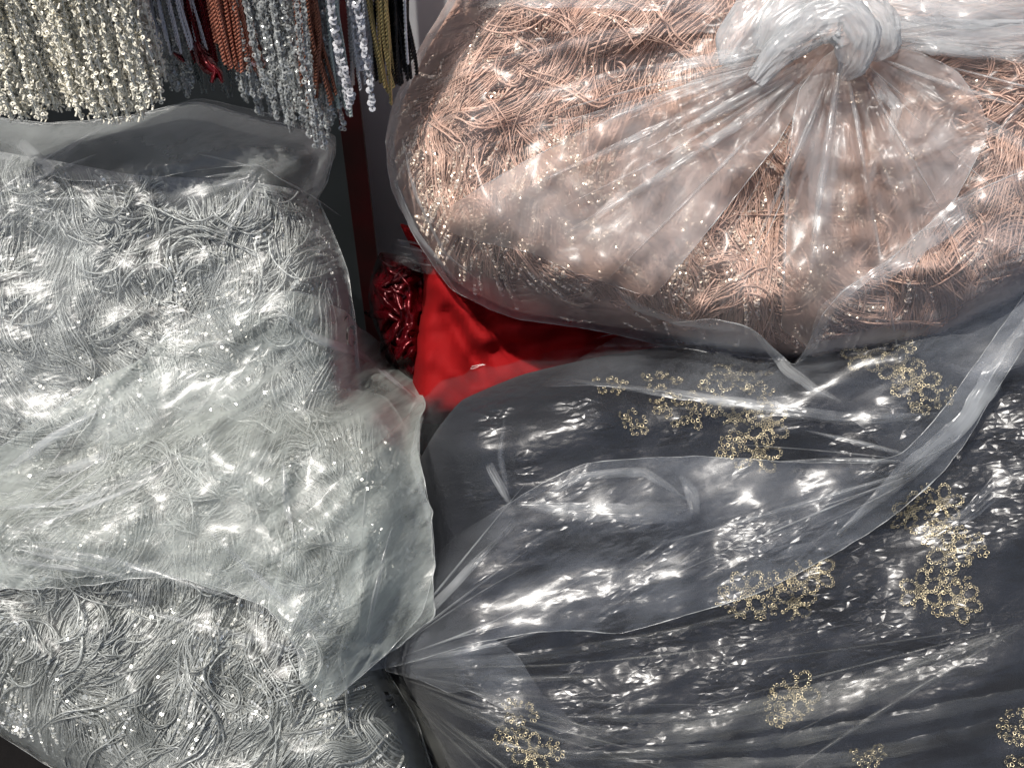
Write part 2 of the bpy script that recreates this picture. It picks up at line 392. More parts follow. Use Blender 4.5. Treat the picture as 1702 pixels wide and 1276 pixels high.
def film(name, outline, hfun, mat, parent=None, spacing=7, mode=('lin', 0), creases=(), wr=((0.0025, 90, 3.0),), hem=0.0, skirt=0.0, rag=1.0, taper=0.0, seed=0, fade=()):
    ol = catmull(outline, True, spacing)
    ol = ol + np.stack([perlin(ol[:, 0] / 28, ol[:, 1] / 28, seed + 40), perlin(ol[:, 0] / 28, ol[:, 1] / 28, seed + 50)], -1) * rag
    # jittered interior points
    x0, y0 = ol.min(0); x1, y1 = ol.max(0)
    gx, gy = np.meshgrid(np.arange(x0, x1, spacing), np.arange(y0, y1, spacing))
    r = np.random.default_rng(seed + 5)
    gx = gx + r.uniform(-.3, .3, gx.shape) * spacing; gy = gy + r.uniform(-.3, .3, gy.shape) * spacing
    gx = gx.ravel(); gy = gy.ravel()
    ok = inside(gx, gy, ol)
    gx = gx[ok]; gy = gy[ok]
    ok = dist_poly(gx, gy, ol) > spacing * 0.55
    gx = gx[ok]; gy = gy[ok]
    P = np.concatenate([ol, np.stack([gx, gy], -1)])
    n = len(ol)
    vs, es, fs, _, _, _ = delaunay_2d_cdt([Vector(p) for p in P], [], [list(range(n))], 1, 1e-4)
    P = np.array([tuple(v) for v in vs]); F = np.array([f for f in fs if len(f) == 3], int)
    uv = fold_uv(P[:, 0], P[:, 1], mode)
    h = hfun(P[:, 0], P[:, 1])
    for k, (amp, lam, an) in enumerate(wr):
        f = 100.0 / lam
        h = h + amp * facets(uv, f, an, seed + k)
    if creases: h = h + crease_h(P[:, 0], P[:, 1], creases)
    V = at(P[:, 0], P[:, 1], h)
    d_ = dist_poly(P[:, 0], P[:, 1], ol)
    crush = crease_h(P[:, 0], P[:, 1], [(c_[0], c_[1] * 1.9, 1.15) for c_ in creases]) if creases else np.zeros(len(P))
    crush = np.clip(crush, 0, 1.1); nv = len(P)
    # orient toward the camera
    a, b, c = V[F[:, 0]], V[F[:, 1]], V[F[:, 2]]
    nn = np.einsum('ij,j->i', np.cross(b - a, c - a), N_)
    F[nn < 0] = F[nn < 0][:, ::-1]
    mi = np.zeros(len(F), int)
    if skirt > 0:                                    # the film turns round the side of the bag
        d = dist_poly(P[:, 0], P[:, 1], ol)
        bidx = [i for i in range(len(P)) if d[i] < 0.02]
        key = {tuple(np.round(P[i], 2)): i for i in bidx}
        ring = [key.get(tuple(np.round(o, 2))) for o in ol]
        ring = [x for x in ring if x is not None]
        c0 = ol.mean(0); base = len(V); add = []; adduv = []
        for j, dh in enumerate((skirt * 0.4, skirt)):
            for i in ring:
                q = P[i] + (c0 - P[i]) * (0.015 if j == 0 else 0.08)
                add.append(at(q[0], q[1], h[i] - dh)); adduv.append(uv[i] + [0, dh * 10])
        V = np.concatenate([V, np.array(add)]); uv = np.concatenate([uv, np.array(adduv)])
        m = len(ring); newF = []
        for i in range(m):
            i2 = (i + 1) % m
            rows = [ring, [base + k for k in range(m)], [base + m + k for k in range(m)]]
            for r0, r1 in ((0, 1), (1, 2)):
                newF += [(rows[r0][i], rows[r1][i], rows[r1][i2]), (rows[r0][i], rows[r1][i2], rows[r0][i2])]
        F = np.concatenate([F, np.array(newF)]); mi = np.concatenate([mi, np.zeros(len(newF), int)])
    if hem > 0:
        hh = hfun(ol[:, 0], ol[:, 1])
        u2 = fold_uv(ol[:, 0], ol[:, 1], mode)
        for k, (amp, lam, an) in enumerate(wr):
            f = 100.0 / lam
            hh = hh + amp * facets(u2, f, an, seed + k)
        if creases: hh = hh + crease_h(ol[:, 0], ol[:, 1], creases)
        Pw = at(ol[:, 0], ol[:, 1], hh + 0.0002); Pw = np.concatenate([Pw, Pw[:2]])
        rad = hem * 0.75 * (0.25 + 1.3 * np.abs(perlin(np.arange(len(Pw)) / 9.0, 0.5 + 0 * Pw[:, 0], seed + 8)))
        tv, tf = tube_rows(Pw, rad, 4)
        tri = np.concatenate([tf[:, [0, 1, 2]], tf[:, [0, 2, 3]]]) + len(V)
        V = np.concatenate([V, tv]); uv = np.concatenate([uv, np.zeros((len(tv), 2)) + np.repeat(np.arange(len(Pw)) * .1, 4)[:, None]])
        F = np.concatenate([F, tri]); mi = np.concatenate([mi, np.ones(len(tri), int)])
    cr_ = np.zeros(len(V)); cr_[:nv] = crush
    vl = np.ones(len(V))
    for pts, w in fade:                              # the flap clings to the bag here and its edge is lost
        pl = catmull(pts, False, 20)
        vl[:nv] *= np.clip(dist_poly(P[:, 0], P[:, 1], pl, False) / w, 0, 1) ** .8
        if hem > 0 and len(V) > nv:
            q = np.clip(dist_poly(ol[:, 0], ol[:, 1], pl, False) / w - .2, 0, 1); q = np.concatenate([q, q[:2]])
            k4 = len(V) - 4 * len(q); vl[k4:] *= np.repeat(q, 4)
    me = mesh_np(name, V, F, uv, True, mi, {'crush': cr_, 'veil': vl})
    o = link(name, me, [mat, HEM], parent)
    return o
def strip(name, pts, widths, off, mat, parent, hgrid=None, arch=0.0016, seed=0, cols=7, rag=0.22):
    """a narrow doubled fold of film lying on the bag: an arched ribbon"""
    c = catmull([(p[0], p[1], w) for p, w in zip(pts, widths)], False, 7)
    T = np.gradient(c[:, :2], axis=0); T /= np.linalg.norm(T, axis=1)[:, None] + 1e-9
    Nn = np.stack([-T[:, 1], T[:, 0]], -1); n = len(c); t = np.linspace(-1, 1, cols)
    i = np.arange(n)
    edge = 1 + rag * perlin(i / 4.0, i * 0 + .3, seed)[:, None] * np.sign(t)[None] + rag * perlin(i / 9.0, i * 0 + 4.3, seed + 3)[:, None]
    px = c[:, 0, None] + Nn[:, 0, None] * t * c[:, 2, None] * .5 * edge
    py = c[:, 1, None] + Nn[:, 1, None] * t * c[:, 2, None] * .5 * edge
    g = DRAPE if hgrid is None else hgrid
    h = sample(g, px, py) + off + arch * (1 - t[None] ** 2) + 0.0012 * perlin(px / 14, py / 14, seed + 7)
    V = at(px, py, h).reshape(-1, 3)
    uv = np.stack([np.repeat(i * .07, cols), np.tile(t * .3, n) + seed], -1)
    a = (i[:-1, None] * cols + np.arange(cols - 1)[None])
    F = np.stack([a, a + 1, a + cols + 1, a + cols], -1).reshape(-1, 4)
    fade = np.clip(np.minimum(i, n - 1 - i) / (n * .35), 0, 1)
    vl = (fade[:, None] ** .7 * (0.75 + 0.5 * perlin(i / 7.0, i * 0 + 9.3, seed))[:, None] * (1 - .35 * (t[None] ** 4))).ravel()
    me = mesh_np(name, V, F, uv, attrs={'crush': np.full(len(V), .1 if mat is FOLD_G else .5), 'veil': np.clip(vl, 0, 1.2)})
    return link(name, me, [mat], parent)

def body(name, outline, grid, mat, parent, inset=0, seed=0, spacing=12, back=0.16):
    """closed soft lump: front from the height map, sides and back pulled in behind it"""
    ol = catmull(outline, True, spacing)
    c = ol.mean(0)
    rings = 0; V = []; F = []
    x0, y0 = ol.min(0); x1, y1 = ol.max(0)
    gx, gy = np.meshgrid(np.arange(x0, x1, spacing), np.arange(y0, y1, spacing)); gx = gx.ravel(); gy = gy.ravel()
    ok = inside(gx, gy, ol); gx, gy = gx[ok], gy[ok]
    ok = dist_poly(gx, gy, ol) > spacing * .5; gx, gy = gx[ok], gy[ok]
    n = len(ol)
    P = np.concatenate([ol, np.stack([gx, gy], -1)])
    vs, es, fs, _, _, _ = delaunay_2d_cdt([Vector(p) for p in P], [], [list(range(n))], 1, 1e-4)
    P = np.array([tuple(v) for v in vs]); F = np.array([f for f in fs if len(f) == 3], int)
    h = sample(grid, P[:, 0], P[:, 1])
    V = at(P[:, 0], P[:, 1], h)
    a, b, cc = V[F[:, 0]], V[F[:, 1]], V[F[:, 2]]
    nn = np.einsum('ij,j->i', np.cross(b - a, cc - a), N_); F[nn < 0] = F[nn < 0][:, ::-1]
    # back: same net, mirrored behind the rim
    d = dist_poly(P[:, 0], P[:, 1], ol)
    rim = d < 0.05
    hb = np.where(rim, h, h.min() - back * np.sqrt(np.clip(d / d.max(), 0, 1)))
    Q = P
    Vb = at(Q[:, 0], Q[:, 1], hb)
    idx = np.where(rim, np.arange(len(P)), np.arange(len(P)) + len(P))
    Fb = idx[F][:, ::-1]
    V = np.concatenate([V, Vb]); F = np.concatenate([F, Fb])
    uv = np.concatenate([P, P]) / 100
    return link(name, mesh_np(name, V, F, uv), [mat], parent)

# ------------------------------------------------------------------ strand tangles
def flow(anchors, vort, x, y, seed, noise_amp, nscale):
    """direction of the lie of the strands at each point"""
    vx = np.zeros(x.shape); vy = np.zeros(x.shape)
    for ax, ay, deg, rad in anchors:
        w = np.exp(-((x - ax) ** 2 + (y - ay) ** 2) / (2 * (rad * 1.5) ** 2)) + 1e-6
        vx += w * math.cos(math.radians(deg)); vy += w * math.sin(math.radians(deg))
    m = np.hypot(vx, vy) + 1e-9; vx /= m; vy /= m
    for cx, cy, rad, s in vort:
        dx, dy = x - cx, y - cy; r = np.hypot(dx, dy) + 1e-3
        w = np.clip(1.2 - r / rad, 0, .5)
        vx = vx * (1 - w) + w * (-dy / r) * s; vy = vy * (1 - w) + w * (dx / r) * s
    a = np.arctan2(vy, vx) + noise_amp * fbm(x / nscale, y / nscale, 1, seed)
    return np.cos(a), np.sin(a)
def strand_paths(n_locks, per, length, steps, outline, anchors, vort, seed, noise_amp=0.9, nscale=230, lockw=9, wig=1.6, margin=14, curl=.9):
    r = np.random.default_rng(seed)
    ol = catmull(outline, True, 20)
    x0, y0 = ol.min(0); x1, y1 = ol.max(0)
    x0 = max(x0, -60); y0 = max(y0, -60); x1 = min(x1, 1760); y1 = min(y1, 1330)
    X = r.uniform(x0, x1, n_locks * 5); Y = r.uniform(y0, y1, n_locks * 5)
    ok = inside(X, Y, ol); X = X[ok][:n_locks]; Y = Y[ok][:n_locks]; n = len(X)
    L = length * r.uniform(.5, 1.3, n) / steps
    path = np.zeros((n, steps, 2)); sgn = 1.0
    cx, cy = X.copy(), Y.copy()
    off = r.normal(0, 0.5, n); cv = r.normal(0, 1, n) * curl * np.where(r.uniform(0, 1, n) < .15, 2.4, .8)
    for k in range(steps):
        path[:, k, 0] = cx; path[:, k, 1] = cy
        dx, dy = flow(anchors, vort, cx, cy, seed, noise_amp, nscale)
        th_ = off * .6 + cv * (k / steps - .3); ca, sa = np.cos(th_), np.sin(th_)
        dx, dy = dx * ca - dy * sa, dx * sa + dy * ca
        cx = cx + dx * L; cy = cy + dy * L
    T = np.gradient(path, axis=1); T /= np.linalg.norm(T, axis=2, keepdims=True) + 1e-9
    Nn = np.stack([-T[..., 1], T[..., 0]], -1)
    t = np.linspace(0, 1, steps)
    sp = r.uniform(.75, 1.25, (n, 1, 1)) * lockw * 0.34
    lat = (np.arange(per)[None, :, None] - per / 2 + r.normal(0, .35, (n, per, 1))) * sp * (1 + 0.45 * np.sin(t * 2.2 + r.uniform(0, 6, (n, 1, 1))))
    lat = lat + r.normal(0, lockw, (n, per, 1)) * (r.uniform(0, 1, (n, per, 1)) < .22)
    ph = r.uniform(0, 100, (n, per, 1))
    wg = wig * perlin(t * 3.0 + ph, ph * 1.7 + 0 * t, seed)
    wl = wig * 2.2 * perlin(t * 1.3 + ph, ph * 0.7 + 3 + 0 * t, seed + 2)
    S = path[:, None] + Nn[:, None] * (lat + wg + wl)[..., None]
    S = S.reshape(-1, steps, 2)
    # stop each strand where it would leave its bag
    ins = inside(S[..., 0], S[..., 1], ol)
    alive = np.cumprod(ins, axis=1).astype(bool)
    keep = alive[:, 3]
    return S[keep], alive[keep], np.repeat(np.arange(n), per)[keep], r
def strand_mesh(S, alive, hgrid, lift, rad, r, extra=None, sides=4, h_wave=0.003):
    m, st, _ = S.shape
    t = np.linspace(0, 1, st)
    last = alive.sum(1) - 1
    idx = np.minimum(np.arange(st)[None], last[:, None])
    S = np.take_along_axis(S, idx[..., None], 1)
    hh = sample(hgrid, S[..., 0], S[..., 1]) + lift[:, None] + h_wave * perlin(t[None] * 2.5 + lift[:, None] * 9000, lift[:, None] * 5000 + 0 * t, 3)
    hh -= (0.004 * (np.abs(t - .5) * 2) ** 3)[None]          # ends tuck in
    P = at(S[..., 0], S[..., 1], hh)
    T = np.gradient(P, axis=1); T /= np.linalg.norm(T, axis=2, keepdims=True) + 1e-9
    A = np.cross(T, N_); A /= np.linalg.norm(A, axis=2, keepdims=True) + 1e-9
    B = np.cross(A, T)
    th = np.arange(sides) * 2 * math.pi / sides
    tw = (np.arange(st) * 0.0)[None, :, None] + th + .78
    rr = rad * r.uniform(.75, 1.3, (m, 1, 1, 1))
    V = P[:, :, None] + rr * (np.cos(tw)[..., None] * A[:, :, None] + np.sin(tw)[..., None] * B[:, :, None])
    base = (np.arange(m) * st * sides)[:, None, None]; i = (np.arange(st - 1) * sides)[None, :, None]; j = np.arange(sides)[None, None]; j2 = (j + 1) % sides
    F = np.stack([base + i + j, base + i + j2, base + i + sides + j2, base + i + sides + j], -1)
    F = F[(np.arange(st - 1)[None] < last[:, None])].reshape(-1, 4)
    seg = np.linalg.norm(np.diff(P, axis=1), axis=2).cumsum(1); seg = np.concatenate([np.zeros((m, 1)), seg], 1)
    uv = np.stack([np.repeat(seg[..., None], sides, 2) * 120 + r.uniform(0, 50, (m, 1, 1)), np.broadcast_to(th[None, None] * .5 + 1, (m, st, sides)) + 10.0 * r.integers(0, 90, (m, 1, 1))], -1)
    return V.reshape(-1, 3), F, uv.reshape(-1, 2), P, T
def discs(P, T, rad, r, seg=6, tilt=0.7, hole=0.0):
    """little sequins (flat hexagons, or rings with a hole) at points P"""
    n = len(P)
    nrm = N_ + r.normal(0, tilt, (n, 3)); nrm /= np.linalg.norm(nrm, axis=1)[:, None]
    A = np.cross(nrm, T); A /= np.linalg.norm(A, axis=1)[:, None] + 1e-9; B = np.cross(nrm, A)
    th = np.arange(seg) * 2 * math.pi / seg; R0 = rad * r.uniform(.8, 1.15, (n, 1, 1))
    ring = np.cos(th)[None, :, None] * A[:, None] + np.sin(th)[None, :, None] * B[:, None]
    if hole > 0:
        V = np.concatenate([P[:, None] + ring * R0, P[:, None] + ring * R0 * hole + nrm[:, None] * rad * .25], 1)
        i = np.arange(n)[:, None] * 2 * seg; j = np.arange(seg)[None]; j2 = (j + 1) % seg
        F = np.stack([i + j, i + j2, i + seg + j2, i + seg + j], -1).reshape(-1, 4)
        return V.reshape(-1, 3), F
    V = P[:, None] + ring * R0
    i = np.arange(n)[:, None] * seg
    F = np.concatenate([np.stack([i[:, 0] + a for a in q], -1) for q in ((0, 1, 2, 3), (0, 3, 4, 5))])
    return V.reshape(-1, 3), F
def tangle(thing, outline, hgrid, anchors, vort, mat, mat_s, n_locks, per, length, seed, rad=0.00055, seq_frac=0.25, seq_r=0.0013, noise_amp=.8, nscale=230, lockw=9, lift=0.010, wig=1.6, curl=.9, shine=(), steps=20, hole=0.0, tilt=.6):
    S, alive, lock, r = strand_paths(n_locks, per, length, steps, outline, anchors, vort, seed, noise_amp, nscale, lockw, wig, curl=curl)
    nl = lock.max() + 1
    lf = r.uniform(0, lift, nl)[lock] + r.uniform(0, 0.003, len(S))
    V, F, uv, P, T = strand_mesh(S, alive, hgrid, lf, rad, r)
    o = link('strand_tangle', mesh_np('strand_tangle', V, F, uv), [mat], thing); o['kind'] = 'stuff'
    # sequins sit along some of the locks, most of all where the photo glitters
    p0 = S[:, S.shape[1] // 2]
    prob = np.full(nl, seq_frac)
    cen = np.zeros((nl, 2)); cnt = np.bincount(lock, minlength=nl)[:, None] + 1e-9
    for k in (0, 1): cen[:, k] = np.bincount(lock, p0[:, k], nl) / cnt[:, 0]
    for sx, sy, sr, sp in shine:
        prob = np.maximum(prob, sp * np.exp(-((cen[:, 0] - sx) ** 2 + (cen[:, 1] - sy) ** 2) / (2 * sr * sr)))
    chosen = (r.uniform(0, 1, nl) < prob)[lock] & (r.uniform(0, 1, len(S)) < .6)
    st = S.shape[1]
    PP, TT = [], []
    for i in np.nonzero(chosen)[0]:
        last = alive[i].sum() - 1
        if last < 4: continue
        a = r.integers(0, last - 2); b = min(last, a + r.integers(3, 9))
        pts = P[i, a:b + 1]; L = np.linalg.norm(np.diff(pts, axis=0), axis=1).sum(); n = int(L / (seq_r * 1.7))
        if n < 2: continue
        q = np.linspace(0, len(pts) - 1.001, n); k = q.astype(int); f = (q - k)[:, None]
        PP.append(pts[k] * (1 - f) + pts[k + 1] * f + N_ * .0005); TT.append(T[i, a:b + 1][k])
    if PP:
        V, F = discs(np.concatenate(PP), np.concatenate(TT), seq_r, r, tilt=tilt, hole=hole)
        o = link('sequin_glitter', mesh_np('sequin_glitter', V, F, None, False), [mat_s], thing); o['kind'] = 'stuff'

def loose(thing, outline, hgrid, mat, mat_s, n, seed, rad=.0006, hole=0.0, seq_r=.0013):
    """stray threads and small loops thrown across the combed hanks"""
    tangle(thing, outline, hgrid, [(800, 600, 100, 2000)], [], mat, mat_s, n, 3, 150, seed, rad=rad, seq_frac=.25, seq_r=seq_r, noise_amp=5.0, nscale=300, lockw=5, lift=.006, wig=5, curl=2.2, steps=26, hole=hole)
# ================================================================== SETTING
def box(name, c, s, mat, parent=None, rot=(0, 0, 0)):
    v = np.array([(x, y, z) for x in (-.5, .5) for y in (-.5, .5) for z in (-.5, .5)]) * np.array(s)
    f = np.array([(0, 1, 3, 2), (4, 6, 7, 5), (0, 4, 5, 1), (2, 3, 7, 6), (0, 2, 6, 4), (1, 5, 7, 3)])
    me = mesh_np(name, v, f, None, False); o = link(name, me, [mat])
    o.location = c; o.rotation_euler = rot
    if parent is not None: o.parent = parent
    md = o.modifiers.new('bevel', 'BEVEL'); md.width = min(s) * .08; md.segments = 2
    return o
m_floor = principled('floor_dark', (0.006, 0.006, 0.006), 0.9, spec=.05, noise=8, col2=(0.012, 0.011, 0.011), bump=(60, .003))
m_wall = principled('wall_paint', (0.82, 0.83, 0.86), 0.6, noise=5, col2=(0.76, 0.77, 0.80))
m_slate = principled('slate_board', (0.03, 0.035, 0.038), 0.45, noise=9, col2=(0.04, 0.046, 0.05))
m_redstrip = principled('red_black_strip', (0.04, 0.003, 0.004), 0.5, noise=11, col2=(0.012, 0.004, 0.004))
f = link('floor', mesh_np('floor', np.array([(-4, -3, 0), (4, -3, 0), (4, 4, 0), (-4, 4, 0)]), np.array([(0, 1, 2, 3)])), [m_floor]); f['kind'] = 'structure'
YW = 0.36
f = box('wall', (0, YW + .05, 0.9), (8, .1, 1.8), m_wall); f['kind'] = 'structure'

# ================================================================== BAG A (upper left, silver fringe)
C_A = at(280, 470, -0.05)
bagA = tag(empty('plastic_bag', C_A), 'clear grey bag of silver fringe at the upper left, under the hanging strands', 'bag', 'clear plastic bags of trimmings')
trA = tag(empty('fringe_trim', C_A), 'tangled silver grey fringe inside the upper left bag', 'fringe', 'bagged silver fringe')
insA = [(-120, 250), (60, 262), (220, 290), (400, 300), (500, 318), (528, 360), (552, 420), (570, 500), (580, 620), (580, 740), (300, 790), (-120, 780)]
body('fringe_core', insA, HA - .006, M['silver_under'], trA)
anA = [(20, 400, 95, 60), (150, 430, 60, 50), (60, 520, 80, 60), (250, 500, 88, 60), (300, 350, 170, 60), (420, 340, 30, 60), (450, 420, 80, 60), (80, 600, 30, 60), (100, 660, 10, 50), (300, 600, 75, 80), (180, 320, 20, 40), (500, 520, 100, 50)]
tangle(trA, insA, HA, anA, [(185, 385, 60, 1), (420, 400, 45, -1), (90, 330, 40, 1)], M['silver_strand'], M['silver_sequin'], 620, 16, 210, 11, rad=.00052, seq_frac=.30,
       shine=((60, 390, 45, .8), (110, 440, 40, .7), (290, 510, 60, .8), (440, 400, 50, .6), (20, 330, 50, .6)), lockw=8, curl=1.1)
loose(trA, insA, HA + .009, M['silver_strand'], M['silver_sequin'], 150, 51)
film('film', OUT_A, lambda x, y: sample(FA, x, y), FILM_A, bagA, spacing=8, mode=('lin', -18), skirt=.10, seed=11,
     wr=((.0035, 95, 2.2), (.0015, 34, 2.0)), hem=.0004,
     creases=[([(280, 285), (340, 255), (420, 245), (520, 262)], 9, .008), ([(345, 380), (395, 300), (430, 270)], 6, .006), ([(365, 420), (400, 340), (425, 280)], 6, .007),
              ([(455, 410), (450, 340), (440, 290)], 6, .006), ([(20, 300), (70, 265), (110, 300)], 8, .006), ([(0, 310), (60, 290), (130, 240)], 8, .006)])
# slack top of the bag, gathered into a rounded corner
film('slack_film', [(-60, 196), (100, 205), (230, 190), (330, 165), (450, 190), (556, 225), (556, 262), (535, 300), (505, 318), (470, 300), (430, 275), (330, 282), (240, 300), (120, 300), (40, 280), (-60, 300)],
     lambda x, y: sample(FA, x, y) + .012, SLACK_SHADED_A, bagA, spacing=7, mode=('lin', -10), seed=14, wr=((.004, 70, 3), (.0015, 25, 2)), hem=.0003,
     creases=[([(250, 280), (330, 262), (400, 245), (460, 250)], 7, .006)])
for k, (pts, w) in enumerate([([(30, 235), (60, 262), (95, 290)], [22, 20, 8]), ([(0, 312), (70, 285), (130, 240), (160, 215)], [10, 14, 14, 6]), ([(345, 385), (385, 320), (430, 272)], [4, 8, 12]), ([(360, 425), (398, 350), (425, 285)], [4, 8, 12])]):
    strip('fold', pts, w, .010, FOLD, bagA, FA, seed=k + 1)

# ================================================================== BAG B (lower left, silver fringe)
C_B = at(320, 1000, -0.03)
bagB = tag(empty('plastic_bag', C_B), 'clear greenish bag of silver fringe at the lower left with a crumpled milky mouth', 'bag', 'clear plastic bags of trimmings')
trB = tag(empty('fringe_trim', C_B), 'swirling silver grey sequin fringe inside the lower left bag', 'fringe', 'bagged silver fringe')
insB = [(-120, 815), (0, 780), (160, 712), (330, 665), (510, 662), (620, 680), (675, 765), (695, 880), (672, 1000), (628, 1090), (668, 1190), (695, 1290), (680, 1410), (400, 1460), (180, 1320), (100, 1268), (10, 1210), (-120, 1140)]
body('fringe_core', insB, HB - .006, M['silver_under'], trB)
anB = [(60, 1010, 170, 60), (180, 980, 110, 60), (300, 1000, 112, 60), (400, 1080, 125, 70), (480, 1120, 165, 50), (300, 1180, 120, 60), (550, 1180, 150, 60), (200, 1240, 20, 50), (420, 1250, 160, 60), (60, 1150, 80, 50), (620, 1230, 100, 50), (500, 820, 40, 70), (300, 850, 150, 80), (120, 800, 170, 60), (450, 960, 95, 50), (640, 800, 60, 60)]
tangle(trB, insB, HB, anB, [(125, 1135, 75, -1), (595, 1230, 45, 1), (160, 770, 55, 1), (500, 770, 50, -1)], M['silver_strand'], M['silver_sequin'], 860, 17, 210, 12, rad=.00052, seq_frac=.30,
       shine=((420, 1090, 55, .95), (200, 1150, 35, .6), (500, 1210, 60, .8), (330, 1010, 50, .6), (100, 1230, 50, .6), (210, 1230, 40, .7), (60, 1050, 30, .6), (430, 1150, 40, .8), (480, 770, 60, .6), (140, 760, 50, .5)), lockw=9)
loose(trB, insB, HB + .009, M['silver_strand'], M['silver_sequin'], 200, 52)
film('film', OUT_B, lambda x, y: sample(FB, x, y), FILM_B, bagB, spacing=8, mode=('lin', 20), skirt=.11, seed=21, wr=((.003, 120, 2.0),), hem=.0004)
mouth = [(-60, 772), (0, 742), (95, 680), (165, 630), (235, 598), (290, 540), (380, 505), (450, 486), (520, 490), (572, 518), (618, 560), (660, 585), (688, 632), (706, 668), (694, 740), (716, 850), (722, 940), (716, 1030), (640, 1088), (600, 1118), (540, 1170), (502, 1128), (494, 1082), (446, 1012), (380, 985), (310, 965), (230, 962), (120, 975), (-60, 968)]
MB_H = np.maximum(DRAPE, np.where(SB > -40, FB, -1)) + .024
film('mouth_film', mouth, lambda x, y: sample(blur(MB_H, 2, 1), x, y), FLAP_B, bagB, spacing=7, mode=('lin', -32), seed=25, wr=((.0055, 110, 2.6), (.0026, 38, 2.0)), hem=.0009, rag=5,
     creases=[([(0, 745), (90, 700), (180, 640), (240, 600)], 8, .007), ([(235, 580), (320, 588), (400, 555), (480, 510)], 7, .008), ([(545, 580), (590, 600), (645, 625)], 6, .006),
              ([(60, 830), (170, 800), (260, 770), (380, 690)], 8, .007), ([(230, 600), (180, 650), (150, 690)], 8, .006), ([(485, 740), (470, 830), (485, 900)], 10, .008),
              ([(550, 880), (560, 830), (610, 900), (592, 1040)], 6, .006), ([(0, 905), (90, 935), (170, 955)], 9, .008), ([(0, 870), (60, 880)], 6, .005), ([(440, 1010), (510, 1085), (508, 1140)], 6, .006),
              ([(110, 870), (180, 900), (250, 925)], 7, .006), ([(700, 680), (640, 740), (560, 850), (470, 960)], 10, .009), ([(520, 1060), (610, 1090), (640, 1088)], 8, .006)])
film('lining_film', [(-60, 830), (60, 812), (130, 780), (220, 760), (330, 700), (420, 690), (450, 760), (430, 850), (470, 930), (440, 1000), (360, 975), (250, 950), (100, 960), (-60, 940)],
     lambda x, y: sample(blur(MB_H, 2, 1), x, y) + .010, FILM_B, bagB, spacing=7, mode=('lin', 15), seed=27, wr=((.004, 80, 2), (.002, 30, 1.5)), hem=.0004, rag=6, fade=[([(330, 700), (420, 690), (450, 760), (430, 850), (470, 930), (440, 1000)], 60)])
film('pointed_flap', [(704, 668), (640, 728), (560, 800), (500, 870), (462, 950), (446, 1010), (492, 1075), (500, 1130), (541, 1170), (580, 1140), (640, 1088), (700, 1020), (722, 940), (716, 850), (694, 740)],
     lambda x, y: sample(blur(MB_H, 2, 1), x, y) + .014, FLAP_B, bagB, spacing=7, mode=('lin', -55), seed=29, wr=((.003, 90, 3), (.0015, 30, 2.5)), hem=.0006, fade=[([(704, 668), (640, 728), (560, 800), (500, 870)], 80)],
     creases=[([(552, 830), (585, 880), (610, 880), (592, 1045)], 6, .005), ([(440, 1010), (510, 1085), (505, 1130)], 5, .005), ([(520, 1060), (600, 1085), (640, 1088)], 7, .005)])
for k, (pts, w) in enumerate([([(0, 790), (60, 745), (150, 690), (200, 668)], [8, 16, 14, 6]), ([(0, 845), (120, 832), (230, 790), (330, 740)], [6, 10, 12, 5]), ([(0, 925), (80, 940), (175, 955)], [14, 12, 5]), ([(450, 500), (520, 560), (600, 590), (690, 660)], [6, 14, 12, 5]), ([(470, 760), (475, 830), (490, 900)], [4, 14, 4]), ([(30, 800), (170, 760), (180, 720)], [6, 18, 6])]):
    strip('fold', pts, w, .014, FOLD, bagB, MB_H, seed=k + 11)

# ================================================================== RED THINGS IN THE GAP
RC = [(665, 372), (700, 385), (760, 440), (900, 480), (1110, 500), (1140, 600), (1000, 680), (800, 700), (690, 700), (688, 600), (700, 520), (704, 455)]
SR = sdist(RC)
HR = dome(SR, -.075, .06, 60)
HR = HR + 0.020 * np.exp(-(dist_poly(MX, MY, catmull([(725, 470), (760, 520), (800, 560), (870, 545), (960, 540)], False, 10), False) / 24) ** 2)
HR = HR + 0.012 * np.exp(-(dist_poly(MX, MY, catmull([(712, 480), (705, 560), (700, 660)], False, 10), False) / 20) ** 2) - 0.022 * np.exp(-(dist_poly(MX, MY, catmull([(745, 520), (780, 580), (800, 620)], False, 10), False) / 16) ** 2)
HR = HR - 0.016 * np.exp(-(dist_poly(MX, MY, catmull([(800, 525), (860, 575), (940, 560), (1040, 560)], False, 10), False) / 13) ** 2) + .009 * perlin(MX / 70, MY / 42, 77) + .004 * perlin(MX / 26, MY / 34, 78)
redc = tag(body('cloth', RC, HR, M['red_cloth'], None, spacing=8, back=.09), 'bright red woven cloth bunched below the peach bag', 'cloth')
redc.name = 'red_cloth'
RF = [(618, 455), (632, 420), (668, 425), (706, 440), (712, 520), (706, 600), (690, 640), (650, 600), (622, 540), (612, 495)]
SF = sdist(RF)
HF = dome(SF, -.10, .05, 35) + .010 * (ridged(MX / 24, MY / 38, 5) - .5) * np.clip(SF / 10, 0, 1) + .005 * ridged(MX / 10, MY / 16, 8) * np.clip(SF / 10, 0, 1)
fo = body('red_foil_garment', RF, HF, M['red_foil'], None, spacing=4, back=.05)
tag(fo, 'dark red shiny foil trimming crumpled left of the red cloth', 'trimming')
